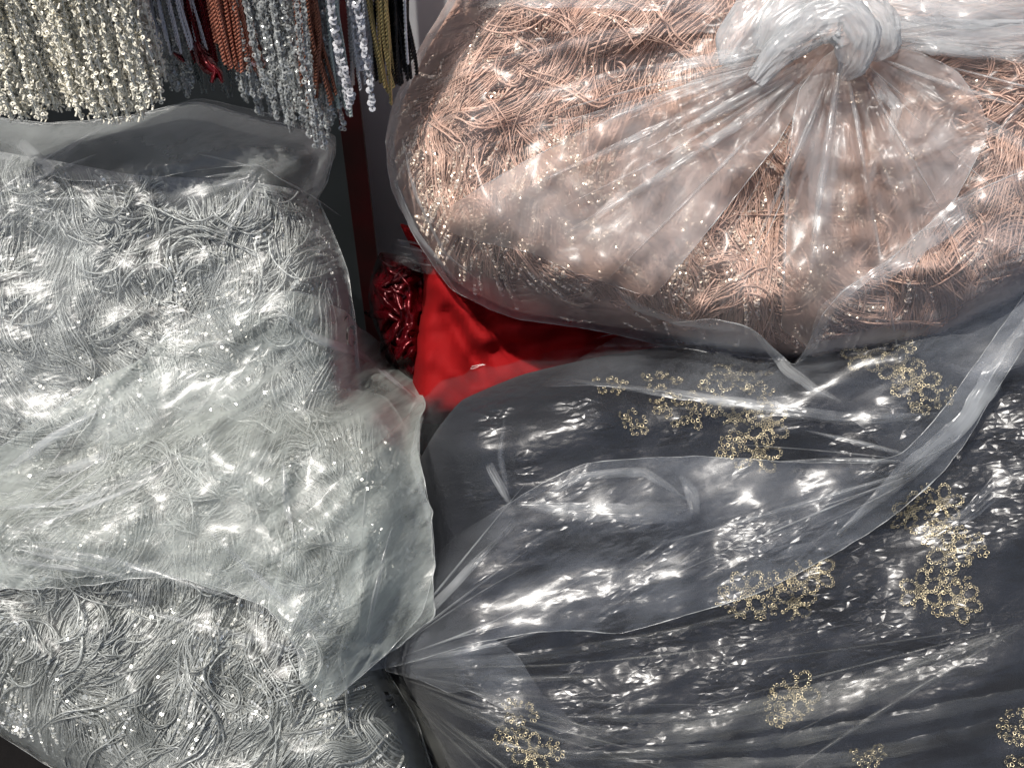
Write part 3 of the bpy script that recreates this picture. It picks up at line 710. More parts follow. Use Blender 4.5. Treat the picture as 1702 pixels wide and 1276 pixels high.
# gathered foil ribbons on it
for k in range(16):
    a = random.uniform(0, 6.28); cx, cy = random.uniform(632, 694), random.uniform(450, 590); L = random.uniform(14, 30)
    pts = [(cx + math.cos(a) * L * t + random.uniform(-4, 4), cy + math.sin(a) * L * t + random.uniform(-4, 4)) for t in (-1, -.3, .4, 1)]
    strip('ribbon', pts, [6, 16, 14, 5], .003, M['red_foil'], fo, HF, arch=.004, seed=k)
tg = strip('bag_corner', [(655, 404), (672, 418), (700, 432), (730, 440)], [18, 34, 40, 30], .004, FOLD, None, np.maximum(HR, HF) + .012, arch=.006, seed=3)
tag(tg, 'small clear plastic corner with pleats poking out beside the peach bag', 'plastic')
for k in range(4):
    strip('pleat', [(657 + k * 3, 398 + k * 11), (690, 404 + k * 11), (720, 412 + k * 10)], [2, 4, 3], .012, KNOT, tg, np.maximum(HR, HF) + .012, arch=.002, seed=k)

# ================================================================== BAG C (peach)
C_C = at(1200, 260, -0.03)
bagC = tag(empty('plastic_bag', C_C), 'knotted clear bag stuffed with peach sequin fringe', 'bag', 'clear plastic bags of trimmings')
trC = tag(empty('fringe_trim', C_C), 'peach rose gold sequin fringe filling the knotted bag', 'fringe')
insC = [(810, -110), (756, 5), (712, 80), (670, 168), (656, 233), (665, 310), (703, 391), (760, 470), (856, 517), (985, 537), (1150, 562), (1350, 592), (1560, 565), (1740, 460), (1880, 300), (1880, -50), (1600, -150), (1100, -180)]
body('fringe_core', insC, HC - .006, M['peach_under'], trC)
anC = [(720, 130, 130, 60), (700, 220, 150, 50), (740, 330, 100, 50), (820, 420, 60, 50), (950, 470, 30, 60), (1050, 500, 10, 60), (1100, 330, 60, 80), (900, 120, 140, 80), (1000, 230, 110, 70), (1200, 440, 120, 60), (1350, 400, 80, 70), (1500, 350, 100, 80), (1600, 150, 170, 80), (1400, 250, 60, 80), (800, 260, 120, 40)]
tangle(trC, insC, HC, anC, [(1215, 440, 70, 1), (745, 215, 45, -1), (1000, 360, 60, 1), (1440, 440, 60, -1)], M['peach_strand'], M['peach_sequin'], 900, 14, 210, 13, rad=.00045, seq_frac=.15, seq_r=.0017, hole=.35,
       shine=((740, 290, 45, .9), (820, 400, 60, .8), (930, 350, 70, .8), (1190, 430, 50, .8), (1090, 200, 50, .5), (1350, 400, 60, .6)), lockw=9, lift=.013, nscale=200, wig=2.0, curl=1.0)
loose(trC, insC, HC + .010, M['peach_strand'], M['peach_sequin'], 130, 53, hole=.35, seq_r=.0017)
film('film', OUT_C, lambda x, y: sample(FC, x, y), FILM_C, bagC, spacing=8, mode=('rad', (1400, 60)), skirt=.12, seed=31, wr=((.003, 60, 4.5), (.0015, 24, 5)), hem=.0005)
flapC1 = [(1400, 60), (1300, 90), (1200, 112), (1090, 165), (1000, 205), (870, 270), (735, 352), (745, 385), (800, 402), (880, 420), (960, 455), (1030, 478), (1085, 492), (1110, 465), (1180, 380), (1290, 240), (1345, 150), (1395, 110)]
cr1 = [([(1340, 90), (1260, 130), (1180, 190), (1100, 250)], 12, .007), ([(1170, 165), (1080, 255), (1110, 262), (1160, 240)], 9, .006), ([(1385, 70), (1300, 150), (1240, 240)], 9, .005)]
film('loose_flap', flapC1, lambda x, y: sample(FC, x, y) + .020, FLAP_C, bagC, spacing=7, mode=('rad', (1420, 40)), seed=33, wr=((.003, 70, 5),), hem=.0006, creases=cr1, fade=[([(735, 352), (745, 405), (880, 440), (1085, 500)], 90)])
flapC2 = [(1370, 95), (1330, 150), (1318, 200), (1312, 300), (1306, 420), (1300, 545), (1345, 572), (1400, 500), (1440, 470), (1530, 385), (1562, 372), (1600, 310), (1642, 222), (1632, 180), (1590, 118), (1500, 78), (1420, 70)]
cr2 = [([(1380, 100), (1450, 130), (1475, 165), (1455, 180), (1475, 230)], 7, .007), ([(1475, 180), (1520, 232), (1560, 200), (1600, 165)], 5, .006), ([(1520, 260), (1600, 225), (1655, 222), (1702, 172)], 5, .006), ([(1475, 230), (1450, 260), (1440, 330)], 5, .006),
       ([(1522, 260), (1522, 330), (1530, 400)], 5, .005), ([(1410, 200), (1420, 260), (1438, 320)], 6, .004), ([(1456, 296), (1500, 318), (1520, 300)], 5, .005), ([(1560, 100), (1630, 180), (1640, 215)], 6, .005), ([(1405, 305), (1410, 400)], 4, .003)]
film('loose_flap', flapC2, lambda x, y: sample(FC, x, y) + .026, FLAP_C, bagC, spacing=7, mode=('rad', (1400, 40)), seed=35, wr=((.0035, 55, 5),), hem=.0006, creases=cr2, fade=[([(1300, 420), (1300, 545), (1345, 572), (1400, 500)], 110)])
for k, (pts, w, m_) in enumerate([
    ([(1210, 80), (1060, 118), (900, 160), (735, 200), (670, 225)], [36, 26, 16, 14, 6], FILM_C), ([(1200, 35), (1000, 62), (800, 112), (690, 150)], [26, 18, 16, 6], FILM_C),
    ([(1210, 5), (1000, 2), (860, 2), (760, 8)], [40, 26, 20, 12], FOLD), ([(1195, 120), (1050, 180), (900, 215), (760, 262)], [8, 16, 14, 5], FILM_C), ([(1450, 25), (1560, 38), (1720, 42)], [50, 62, 50], KNOT),
    ([(1440, 55), (1560, 78), (1720, 82)], [30, 30, 26], FOLD), ([(1470, 10), (1600, -5), (1720, -10)], [26, 30, 26], KNOT), ([(1345, 140), (1352, 210), (1362, 300), (1366, 400), (1364, 440)], [30, 46, 38, 32, 22], FOLD),
    ([(1322, 190), (1310, 260), (1304, 420), (1302, 520)], [4, 9, 6, 5], FOLD), ([(1702, 172), (1655, 222), (1600, 232), (1555, 250)], [10, 9, 10, 4], KNOT), ([(1590, 175), (1575, 215), (1530, 258)], [10, 36, 22], FOLD),
    ([(1450, 120), (1472, 160), (1490, 180), (1478, 240)], [10, 26, 22, 8], FOLD), ([(1480, 245), (1452, 270), (1442, 330)], [8, 14, 4], FOLD), ([(1720, 230), (1640, 245), (1580, 300), (1530, 370)], [60, 50, 30, 10], FILM_C),
    ([(668, 230), (690, 320), (740, 420), (800, 470)], [3, 6, 5, 3], FOLD), ([(655, 300), (690, 385), (760, 470)], [8, 10, 6], FOLD), ([(1020, 478), (1060, 510), (1130, 535), (1230, 548)], [4, 14, 12, 6], FOLD)]):
    strip('fold', pts, w, .022 + .004 * (k % 3), m_, bagC, FC, seed=k + 31)
# the knot: fat gathered lobes of film
def lobe(name, pts, rads, hs, parent, seed, sides=64, mat=KNOT, flat=.62):
    c = catmull([(p[0], p[1], r_, h_) for p, r_, h_ in zip(pts, rads, hs)], False, 5)
    P = at(c[:, 0], c[:, 1], c[:, 3]); n = len(P); T = np.gradient(P, axis=0); T /= np.linalg.norm(T, axis=1)[:, None]
    A = np.cross(T, N_); A /= np.linalg.norm(A, axis=1)[:, None]; B = np.cross(A, T)
    th = np.arange(sides) * 2 * math.pi / sides; i = np.arange(n)
    tri_ = lambda q: np.abs((q % 1.0) * 2 - 1)
    wv_ = perlin(np.cos(th)[None] * 1.5 + seed, np.sin(th)[None] * 1.5 + i[:, None] / 26, seed)
    wr_ = .86 + .20 * tri_(th[None] / 6.283 * 9 + 3.2 * wv_) + .07 * tri_(th[None] / 6.283 * 23 + 2.2 * wv_ + i[:, None] / 40) + .16 * wv_
    rr = (c[:, 2] * K)[:, None] * wr_
    V = P[:, None] + rr[..., None] * (np.cos(th)[None, :, None] * A[:, None] + flat * np.sin(th)[None, :, None] * B[:, None])
    a = i[:-1, None] * sides; j = np.arange(sides)[None]; j2 = (j + 1) % sides
    F = np.stack([a + j, a + j2, a + sides + j2, a + sides + j], -1).reshape(-1, 4)
    uv = np.stack([np.repeat(i * .05, sides), np.tile(th * .4, n)], -1)
    return link(name, mesh_np(name, V.reshape(-1, 3), F, uv, attrs={'crush': np.full(n * sides, .8), 'veil': np.ones(n * sides)}), [mat], parent)
hk = float(sample(FC, 1320, 80)) + .028
kn = lobe('knot', [(1208, 112), (1222, 75), (1262, 30), (1310, -25), (1350, -60)], [10, 28, 36, 34, 26], [hk, hk + .004, hk + .008, hk + .008, hk], bagC, 1)
lobe('gather', [(1268, 85), (1292, 48), (1340, 15), (1384, -10)], [14, 32, 38, 30], [hk + .008, hk + .014, hk + .016, hk + .01], kn, 2)
lobe('gather', [(1255, 135), (1300, 80), (1355, 40), (1400, 30), (1424, 62), (1418, 105), (1400, 130)], [12, 20, 27, 30, 30, 20, 8], [hk + .008, hk + .018, hk + .026, hk + .03, hk + .026, hk + .016, hk + .006], kn, 3)
lobe('gather', [(1395, -20), (1430, 15), (1455, 50), (1462, 75), (1450, 100)], [26, 32, 32, 26, 8], [hk + .004, hk + .01, hk + .012, hk + .008, hk], kn, 4)
lobe('gather', [(1440, 0), (1520, 12), (1620, 20), (1740, 10)], [14, 24, 24, 22], [hk, hk + .002, hk - .002, hk - .012], kn, 5, flat=.4)
lobe('gather', [(1450, 45), (1520, 50), (1620, 62), (1740, 58)], [12, 18, 22, 20], [hk, hk, hk - .004, hk - .012], kn, 6, flat=.4)

def pleats(center, angs, r0, r1, width, grid, off, mat, parent, seed, bend=.10):
    """thin straight tension pleats of film running out from a gathered point"""
    r = random.Random(seed)
    for k, a in enumerate(angs):
        a = math.radians(a + r.uniform(-9, 9)); L0 = r0 * r.uniform(.7, 1.6); L1 = L0 + (r1 - r0) * r.uniform(.35, 1.0); b = r.uniform(-bend, bend)
        pts = [(center[0] + math.cos(a + b * t) * (L0 + (L1 - L0) * t), center[1] + math.sin(a + b * t) * (L0 + (L1 - L0) * t)) for t in (0, .33, .66, 1)]
        w = width * r.choice([.3, .5, .8, 1.2, 2.0])
        strip('pleat', pts, [w * .5, w, w * .8, w * .2], off + r.uniform(0, .006), mat, parent, grid, arch=.0022, seed=seed * 50 + k, cols=5, rag=.1)
pleats((1400, 70), [176, 172, 168, 165, 161, 157, 153, 148, 143, 137, 130, 122, 115, 108, 101, 96, 90, 84, 78, 70, 60, 50, 40, 30, 20, 12, 4, -2], 60, 620, 9, FC, .020, FOLD, bagC, 3)
pleats((1400, 70), [178, 174, 170, 166, 160, 155, 150, 140, 112, 94, 82, 66, 35, 16, 6, 0, -5], 50, 380, 13, FC, .028, FOLD, bagC, 4)
# ================================================================== BAG D (dark cloth with gold sequins)
C_D = at(1200, 900, -0.03)
bagD = tag(empty('plastic_bag', C_D), 'glossy crushed clear bag round dark sequin cloth at the lower right', 'bag', 'clear plastic bags of trimmings')
insD = [(692, 780), (722, 720), (768, 665), (870, 622), (1000, 592), (1120, 574), (1260, 572), (1390, 535), (1470, 492), (1580, 436), (1702, 372), (1860, 300), (1880, 1000), (1870, 1450), (840, 1450), (765, 1310), (712, 1200), (668, 1118), (680, 1000), (700, 880)]
clD = tag(body('sequin_cloth', insD, HD, M['dark_cloth'], None, spacing=9, back=.17), 'dark navy cloth embroidered with gold sequin flowers, folded in the lower right bag', 'cloth')
def flower_mesh(kind, seed):
    r = np.random.default_rng(seed); V = []; F = []
    def ring(cx, cy, cz, rad, az, tilt):
        n = 9; b = len(V); 
        for rr, zz in ((rad, 0), (rad * .82, rad * .22), (rad * .62, 0)):
            for k in range(n):
                a = k * 2 * math.pi / n
                x, y = rr * math.cos(a), rr * math.sin(a); z = zz + x * math.sin(tilt)
                V.append((cx + x * math.cos(az) - y * math.sin(az), cy + x * math.sin(az) + y * math.cos(az), cz + z))
        for q in (0, 1):
            for k in range(n):
                k2 = (k + 1) % n; F.append((b + q * n + k, b + q * n + k2, b + (q + 1) * n + k2, b + (q + 1) * n + k))
    if kind == 'small':                                  # a ring of six sequins
        for k in range(6):
            a = k * math.pi / 3 + r.uniform(-.15, .15)
            if r.uniform() < .08: continue
            ring(math.cos(a) * .0042, math.sin(a) * .0042, .0008, .0019, a, r.uniform(.1, .8))
    else:                                                # petals outlined by chains of sequins
        for k in range(6):
            a0 = k * math.pi / 3 + r.uniform(-.1, .1)
            for j in range(12):
                t = j / 12 * 2 * math.pi; lx = .0098 - .0062 * math.cos(t); ly = .0041 * math.sin(t)
                ring(lx * math.cos(a0) - ly * math.sin(a0), lx * math.sin(a0) + ly * math.cos(a0), .001 + .001 * r.uniform(), .00125, a0 + t, r.uniform(.1, .8))
        for k in range(6):
            a = k * math.pi / 3 + .5; ring(math.cos(a) * .0018, math.sin(a) * .0018, .0014, .0010, a, .4)
    return mesh_np('sequin_flower', np.array(V), np.array(F), None, True)
FM = {'small': [flower_mesh('small', k) for k in range(4)], 'large': [flower_mesh('large', k + 9) for k in range(2)]}
for l in FM.values():
    for me in l: me.materials.append(M['gold_sequin'])
clusters = [  # cx, cy, spread x, spread y, angle, small flowers, large flowers [(x,y)]
    (1460, 545, 68, 48, 60, 20, [(1492, 612), (1440, 530), (1498, 512), (1436, 592)]), (1225, 645, 40, 62, 70, 15, [(1222, 690), (1275, 705), (1215, 632)]), (1235, 745, 40, 28, 0, 9, [(1262, 752)]),
    (1540, 655, 40, 30, 0, 8, [(1520, 640)]), (1120, 665, 60, 34, 35, 9, []), (1535, 845, 55, 36, 0, 8, [(1510, 845), (1566, 835)]), (1260, 985, 70, 34, -10, 16, [(1318, 998), (1242, 985)]), (1340, 955, 40, 18, -20, 8, [(1352, 950)]),
    (1570, 985, 56, 40, 30, 14, [(1528, 982), (1594, 1000)]), (1590, 905, 50, 30, 10, 8, [(1575, 915)]), (1310, 1165, 36, 42, 60, 7, [(1320, 1150)]), (880, 1235, 60, 18, 20, 9, [(885, 1250)]), (860, 1180, 30, 20, 30, 5, []),
    (1690, 1205, 30, 30, 0, 6, []), (1440, 1255, 30, 18, 0, 5, []), (1010, 640, 30, 14, 0, 5, []), (1050, 700, 26, 14, 30, 4, []), (1690, 1265, 20, 12, 0, 3, [])]
eps = 3.0
def frame_at(px, py, grid, lift):
    p = at(px, py, sample(grid, px, py)); px1 = at(px + eps, py, sample(grid, px + eps, py)); py1 = at(px, py - eps, sample(grid, px, py - eps))
    X = px1 - p; X /= np.linalg.norm(X); Y = py1 - p; Z = np.cross(X, Y); Z /= np.linalg.norm(Z); Y = np.cross(Z, X)
    m = Matrix(((X[0], Y[0], Z[0], 0), (X[1], Y[1], Z[1], 0), (X[2], Y[2], Z[2], 0), (0, 0, 0, 1)))
    m.translation = Vector(p + Z * lift); return m
rr = random.Random(4)
def put_flower(kind, x, y, s):
    o = bpy.data.objects.new('sequin_flower', rr.choice(FM[kind])); COL.objects.link(o); o.parent = clD
    o.matrix_local = frame_at(x, y, HD, .0016) @ Matrix.Rotation(rr.uniform(0, 6.28), 4, 'Z') @ Matrix.Rotation(rr.uniform(-.3, .3), 4, 'X') @ Matrix.Scale(s, 4)
for cx, cy, ax, ay, deg, ns_, larges in clusters:
    pts = [(x, y, 44) for x, y in larges]
    for x, y in larges: put_flower('large', x, y, rr.uniform(.9, 1.1))
    ca, sa = math.cos(math.radians(deg)), math.sin(math.radians(deg)); tries = 0
    while len(pts) - len(larges) < ns_ * 2.2 and tries < 900:
        tries += 1
        a = rr.uniform(0, 6.28); q = math.sqrt(rr.uniform(0, 1)); u, v = ax * q * math.cos(a), ay * q * math.sin(a)
        x, y = cx + u * ca - v * sa, cy + u * sa + v * ca
        if all(math.hypot(x - a_, y - b_) > 8 + c_ * .62 for a_, b_, c_ in pts): pts.append((x, y, 12)); put_flower('small', x, y, rr.uniform(.55, .85))
crD = [([(860, 1135), (950, 1088), (1080, 1076), (1180, 1092), (1260, 1068), (1400, 1066), (1530, 1056), (1620, 1062)], 17, .013), ([(1380, 938), (1480, 918), (1560, 884), (1720, 868)], 15, .012), ([(1540, 985), (1600, 952), (1720, 930)], 13, .010),
       ([(1230, 935), (1330, 918), (1390, 914)], 9, .007), ([(1500, 772), (1560, 785), (1600, 808), (1660, 828), (1720, 816)], 10, .010), ([(1590, 660), (1640, 676), (1720, 660)], 10, .009), ([(940, 1120), (1050, 1140), (1140, 1165)], 10, .007),
       ([(1090, 735), (1130, 720)], 6, .004), ([(720, 850), (760, 820), (800, 830)], 8, .006), ([(1330, 700), (1400, 730), (1470, 740)], 9, .006), ([(1440, 770), (1500, 740), (1560, 700)], 12, .009), ([(700, 1130), (800, 1120), (860, 1135)], 9, .005), ([(1640, 750), (1720, 740)], 10, .008), ([(780, 690), (900, 660), (1000, 668)], 10, .006), ([(860, 770), (960, 735), (1080, 725)], 9, .006), ([(1000, 1180), (1150, 1150), (1300, 1135)], 12, .007), ([(1400, 1010), (1500, 985)], 10, .007), ([(1620, 850), (1720, 905)], 12, .009)]
crD = [(p_, w_ * 1.7, a_ * .24) for p_, w_, a_ in crD]
film('film', OUT_D, lambda x, y: sample(FD, x, y), FILM_D, bagD, spacing=7, mode=('lin', -8), skirt=.11, seed=41, wr=((.004, 90, 3.2), (.0022, 34, 2.2)), hem=.0005, creases=crD)
flapD = [(846, 836), (905, 800), (975, 770), (1060, 762), (1160, 758), (1330, 768), (1440, 768), (1500, 752), (1560, 690), (1625, 600), (1720, 470), (1720, 545), (1655, 650), (1605, 735), (1560, 792), (1478, 862), (1390, 918), (1260, 985), (1130, 1025), (1030, 1052), (950, 1047), (880, 1052), (790, 1068), (690, 1098), (640, 1110), (608, 1112), (640, 1040), (690, 965), (760, 890)]
FDL = np.maximum(blur(np.maximum(FD, np.where(SB > 0, FB, -1)), 5, 2), FD) + .022
crF = [([(1010, 1040), (1045, 990), (1110, 945), (1190, 905), (1250, 900)], 10, .008), ([(770, 985), (850, 925), (885, 895), (930, 885)], 9, .007), ([(870, 850), (960, 868), (1060, 870), (1150, 855)], 16, .010), ([(930, 815), (1060, 780), (1160, 850)], 9, .006), ([(700, 1060), (790, 1050)], 7, .004),
       ([(1480, 770), (1400, 830), (1300, 900), (1180, 960)], 12, .006), ([(1330, 880), (1380, 840)], 6, .005), ([(940, 885), (1060, 930)], 6, .005)]
crF = [(p_, w_ * 1.6, a_ * .35) for p_, w_, a_ in crF]
film('loose_flap', flapD, lambda x, y: sample(FDL, x, y), FLAP_D, bagD, spacing=6, mode=('lin', -24), seed=43, wr=((.004, 100, 3), (.0018, 36, 2.5)), hem=.0006, creases=crF, fade=[([(640, 1040), (690, 965), (760, 890), (800, 850)], 50)])
film('loose_flap', [(640, 1112), (700, 1130), (745, 1150), (780, 1148), (850, 1185), (930, 1218), (960, 1205), (900, 1150), (860, 1090), (820, 1062), (730, 1085)],
     lambda x, y: sample(FDL, x, y) - .010, FLAP_D, bagD, spacing=6, mode=('lin', 28), seed=45, wr=((.003, 60, 3), (.0015, 25, 2)), hem=.0003, fade=[([(860, 1190), (960, 1205), (900, 1150)], 70)])
film('top_flap', [(1040, 552), (1180, 530), (1250, 547), (1320, 605), (1370, 520), (1400, 485), (1480, 430), (1590, 335), (1720, 285), (1720, 545), (1690, 560), (1640, 640), (1590, 730), (1500, 770), (1420, 700), (1330, 690), (1200, 670), (1100, 650), (980, 640), (900, 640)],
     lambda x, y: sample(np.maximum(FDL, FC + .03), x, y), FLAP_D, bagD, spacing=7, mode=('lin', -28), seed=47, wr=((.004, 110, 3), (.0012, 40, 3)), hem=.0006, fade=[([(900, 640), (1000, 560), (1080, 540)], 120), ([(1330, 690), (1420, 700), (1500, 770)], 60)],
     creases=[([(1702, 430), (1600, 520), (1500, 600)], 14, .005)])
TOPD = np.maximum(FDL, FC + .03) + .004
for k, (pts, w, m_, g_) in enumerate([
    ([(1720, 520), (1650, 625), (1590, 715), (1500, 790), (1390, 890)], [20, 34, 34, 30, 6], FOLD, TOPD), ([(1248, 545), (1300, 605), (1345, 640), (1398, 668)], [4, 22, 20, 4], FOLD, TOPD), ([(1320, 606), (1352, 575), (1372, 520), (1420, 485), (1500, 430), (1600, 350), (1720, 290)], [4, 16, 26, 28, 36, 46, 40], FOLD, TOPD),
    ([(950, 632), (1100, 652), (1250, 672), (1400, 695), (1560, 690)], [4, 14, 18, 22, 10], FOLD, TOPD), ([(1560, 600), (1620, 622), (1660, 600), (1720, 590)], [4, 20, 34, 40], FLAP_D, TOPD),
    ([(1480, 900), (1600, 860), (1680, 790), (1720, 780)], [4, 20, 36, 30], FLAP_D, FD), ([(660, 1140), (800, 1190), (960, 1222), (1200, 1210), (1450, 1150), (1720, 1075)], [10, 26, 30, 36, 40, 36], FOLD_G, FD), ([(940, 1190), (1150, 1192), (1400, 1140), (1720, 1040)], [8, 20, 26, 20], FOLD_G, FD),
    ([(680, 1190), (800, 1235), (1000, 1255), (1300, 1230), (1720, 1150)], [10, 16, 18, 24, 22], FOLD_G, FD), ([(700, 1230), (850, 1262), (1100, 1275), (1400, 1262), (1720, 1190)], [16, 22, 26, 26, 24], FOLD_G, FD), ([(655, 1130), (690, 1200), (740, 1290)], [10, 34, 50], FOLD_G, FD),
    ([(812, 770), (836, 815), (850, 840)], [16, 18, 6], KNOT, FD), ([(840, 690), (832, 760), (850, 835)], [3, 10, 5], FLAP_D, FD), ([(700, 690), (688, 760), (712, 860), (720, 930)], [10, 12, 8, 4], FOLD, FDL), ([(860, 838), (950, 848), (1060, 852), (1150, 850)], [10, 26, 34, 30], FOLD, FDL), ([(1130, 790), (1150, 820), (1156, 855)], [4, 22, 14], FOLD, FDL), ([(880, 845), (960, 795), (1070, 785), (1140, 830)], [5, 14, 16, 5], FOLD, FDL)]):
    strip('fold', pts, w, .010 + .003 * (k % 3), m_, bagD, g_, seed=k + 61)

pleats((620, 1108), [2, 6, 9, 12, 15, 18, 21, 24, 28, 33, 38, 44], 60, 900, 9, FD, .010, FOLD_G, bagD, 7, .16)
pleats((625, 1105), [-6, -12, -18, -24, -30, -36, -44, -52], 50, 420, 8, FDL, .004, FOLD, bagD, 8, .1)
pleats((1560, 770), [150, 158, 164, 170, 176, 182, 188], 40, 480, 8, FDL, .004, FOLD, bagD, 9, .08)
pleats((1720, 1030), [150, 154, 158, 162, 166, 170], 20, 700, 8, FD, .010, FOLD_G, bagD, 10, .1)
pleats((600, 1110), [196, 206, 214, 222, 230, 238, 246, 254, 262, 272], 50, 420, 7, MB_H, .016, FOLD, bagB, 11, .12)
pleats((-20, 900), [-48, -40, -32, -24, -16, -8, 0, 8, 14], 40, 420, 8, MB_H, .014, FOLD, bagB, 12, .14)
pleats((440, 285), [30, 50, 70, 90, 105, 120, 135, 160, 180, 200], 20, 170, 7, FA, .006, FOLD, bagA, 13, .12)
pleats((-20, 330), [-30, -18, -6, 8, 22, 36], 20, 300, 7, FA, .006, FOLD, bagA, 14, .12)
# ================================================================== THE GAP BEHIND THE BAGS
# vertical boards between the bags, standing in front of the wall
def board(name, pxl, pxr, py, y, mat, label, cat, z0=0.0, z1=0.62, th=.006):
    def hit(px):
        # where the ray of (px, py) meets the plane Y = y
        d = at(px, py, 0.0) - CAMP; t = (y - CAMP[1]) / d[1]; return CAMP + d * t
    a, b = hit(pxl), hit(pxr)
    o = box(name, ((a[0] + b[0]) / 2, y + th / 2, (z0 + z1) / 2), (abs(b[0] - a[0]), th, z1 - z0), mat)
    return tag(o, label, cat)
board('slate_board', -260, 566, 200, .30, m_slate, 'dark slate coloured board behind the hanging fringe and upper left bag', 'board', z1=.8)
board('red_black_strip', 566, 604, 220, .285, m_redstrip, 'narrow dark red and black strip standing between the upper bags', 'strip', z1=.8)

# ================================================================== HANGING FRINGES
def cord_mesh(seed, mat, length=.34, rad=.0011, pitch=.0055, loopend=True):
    r = np.random.default_rng(seed); V = []; F = []; b = 0
    n = int(length / pitch * 6)
    z = np.linspace(0, length, n)
    swx = .004 * perlin(z * 9 + seed * 3.1, z * 0 + seed, 2) * np.clip(1 - z / length, 0, 1) * 2; swy = .003 * perlin(z * 11 + seed * 1.3, z * 0 + seed + 9, 4)
    for ph in (0, math.pi):
        a = z / pitch * 2 * math.pi + ph
        P = np.stack([swx + rad * .62 * np.cos(a), swy + rad * .62 * np.sin(a), z], -1)
        v, f = tube_rows(P, np.full(n, rad * .62), 4, np.array([0., 1, 0])); V.append(v); F.append(f + b); b += len(v)
    me = mesh_np('strand', np.concatenate(V), np.concatenate(F)); me.materials.append(mat); return me
def sequin_strand(seed, mat, mat_c, length=.34, rad=.0021, step=.0021, hole=.38, gapf=0.0, tilt=.9, beads=False):
    r = np.random.default_rng(seed)
    n = int(length / step); z = np.arange(n) * step
    if gapf: keep = perlin(z * 55 + seed, z * 0, 6) > gapf - .5; 
    else: keep = np.ones(n, bool)
    swx = .006 * perlin(z * 9 + seed * 3.1, z * 0 + seed, 2); swy = .004 * perlin(z * 11 + seed * 1.3, z * 0 + seed + 9, 4)
    P = np.stack([swx, swy, z], -1)
    v0, f0 = tube_rows(P[::2], np.full(len(P[::2]), .0007), 4, np.array([0., 1, 0]))
    P = P[keep]; P = P + r.normal(0, .0010 if beads else .0006, P.shape)
    nrm = np.array([0, -1, .8 if beads else .5]) + r.normal(0, tilt, (len(P), 3)); nrm /= np.linalg.norm(nrm, axis=1)[:, None]
    A = np.cross(nrm, [0, 0, 1]); A /= np.linalg.norm(A, axis=1)[:, None] + 1e-9; B = np.cross(nrm, A)
    seg = 8; th = np.arange(seg) * 2 * math.pi / seg; rg = np.cos(th)[None, :, None] * A[:, None] + np.sin(th)[None, :, None] * B[:, None]
    R0 = rad * r.uniform(.8, 1.1, (len(P), 1, 1))
    V = np.concatenate([P[:, None] + rg * R0, P[:, None] + rg * R0 * hole + nrm[:, None] * rad * .22], 1).reshape(-1, 3)
    i = np.arange(len(P))[:, None] * 2 * seg; j = np.arange(seg)[None]; j2 = (j + 1) % seg
    F = np.stack([i + j, i + j2, i + seg + j2, i + seg + j], -1).reshape(-1, 4)
    Vs = [v0, V]; Fs = [f0, F + len(v0)]; mi = [np.ones(len(f0), int), np.zeros(len(F), int)]
    if beads:                                            # bugle beads between the sequins
        b = len(v0) + len(V)
        for k in range(0, int(length / .0042)):
            zz = k * .0042 + r.uniform(0, .001); d = np.array([r.normal(0, .5), r.normal(0, .5), 1]); d /= np.linalg.norm(d)
            c = np.array([r.normal(0, .0012), r.normal(0, .0012), zz])
            v, f = tube_rows(np.array([c - d * .0017, c + d * .0017]), np.full(2, .0007), 5, np.array([0., 1, 0])); Vs.append(v); Fs.append(f + b); mi.append(np.zeros(len(f), int)); b += len(v)
    me = mesh_np('strand', np.concatenate(Vs), np.concatenate(Fs), None, True, np.concatenate(mi)); me.materials.append(mat); me.materials.append(mat_c); return me
def sequin_clear(name, col, rough=.12, alpha=.75, metal=.0):
    m, nt, ns, ls = new_mat(name)
    out = ns.new('ShaderNodeOutputMaterial'); p = nd(ns, 'ShaderNodeBsdfPrincipled'); p.inputs['Base Color'].default_value = (*col, 1); p.inputs['Roughness'].default_value = rough
    p.inputs['Coat Weight'].default_value = .6; p.inputs['Alpha'].default_value = alpha; p.inputs['Metallic'].default_value = metal
    ls.new(p.outputs[0], out.inputs[0]); return m
m_cream = sequin_clear('cream_sequin', (1.0, .95, .80), .25, 1.0); m_creamc = principled('cream_cord', (.90, .90, .80), .7)
m_clear = sequin_clear('clear_sequin', (.60, .62, .60), .15, .6, .3); m_greyc = principled('grey_cord', (.30, .31, .31), .6, .3)
m_lilac = principled('lilac_silver_cord', (.92, .92, .98), .35, .1); m_copper = principled('copper_cord', (.60, .23, .15), .4, .3); m_coppers = principled('copper_sequin', (.85, .50, .40), .2, .8)
m_brown = principled('brown_cord', (.34, .14, .09), .45, .5); m_mint = principled('mint_grey_cord', (.60, .70, .67), .4, .2); m_silver = principled('bright_silver_cord', (.85, .87, .90), .3, .25)
m_gold = principled('gold_cord', (.50, .40, .18), .35, .5); m_black = principled('black_cord', (.012, .012, .014), .5, .1); m_dred = principled('dark_red_cord', (.14, .004, .008), .3, .6)
m_white = sequin_clear('white_sequin', (.60, .60, .62), .15, .9); m_dull = principled('dull_grey_cord', (.20, .22, .21), .6, .2)
m_tape = principled('header_tape', (.25, .25, .26), .8)
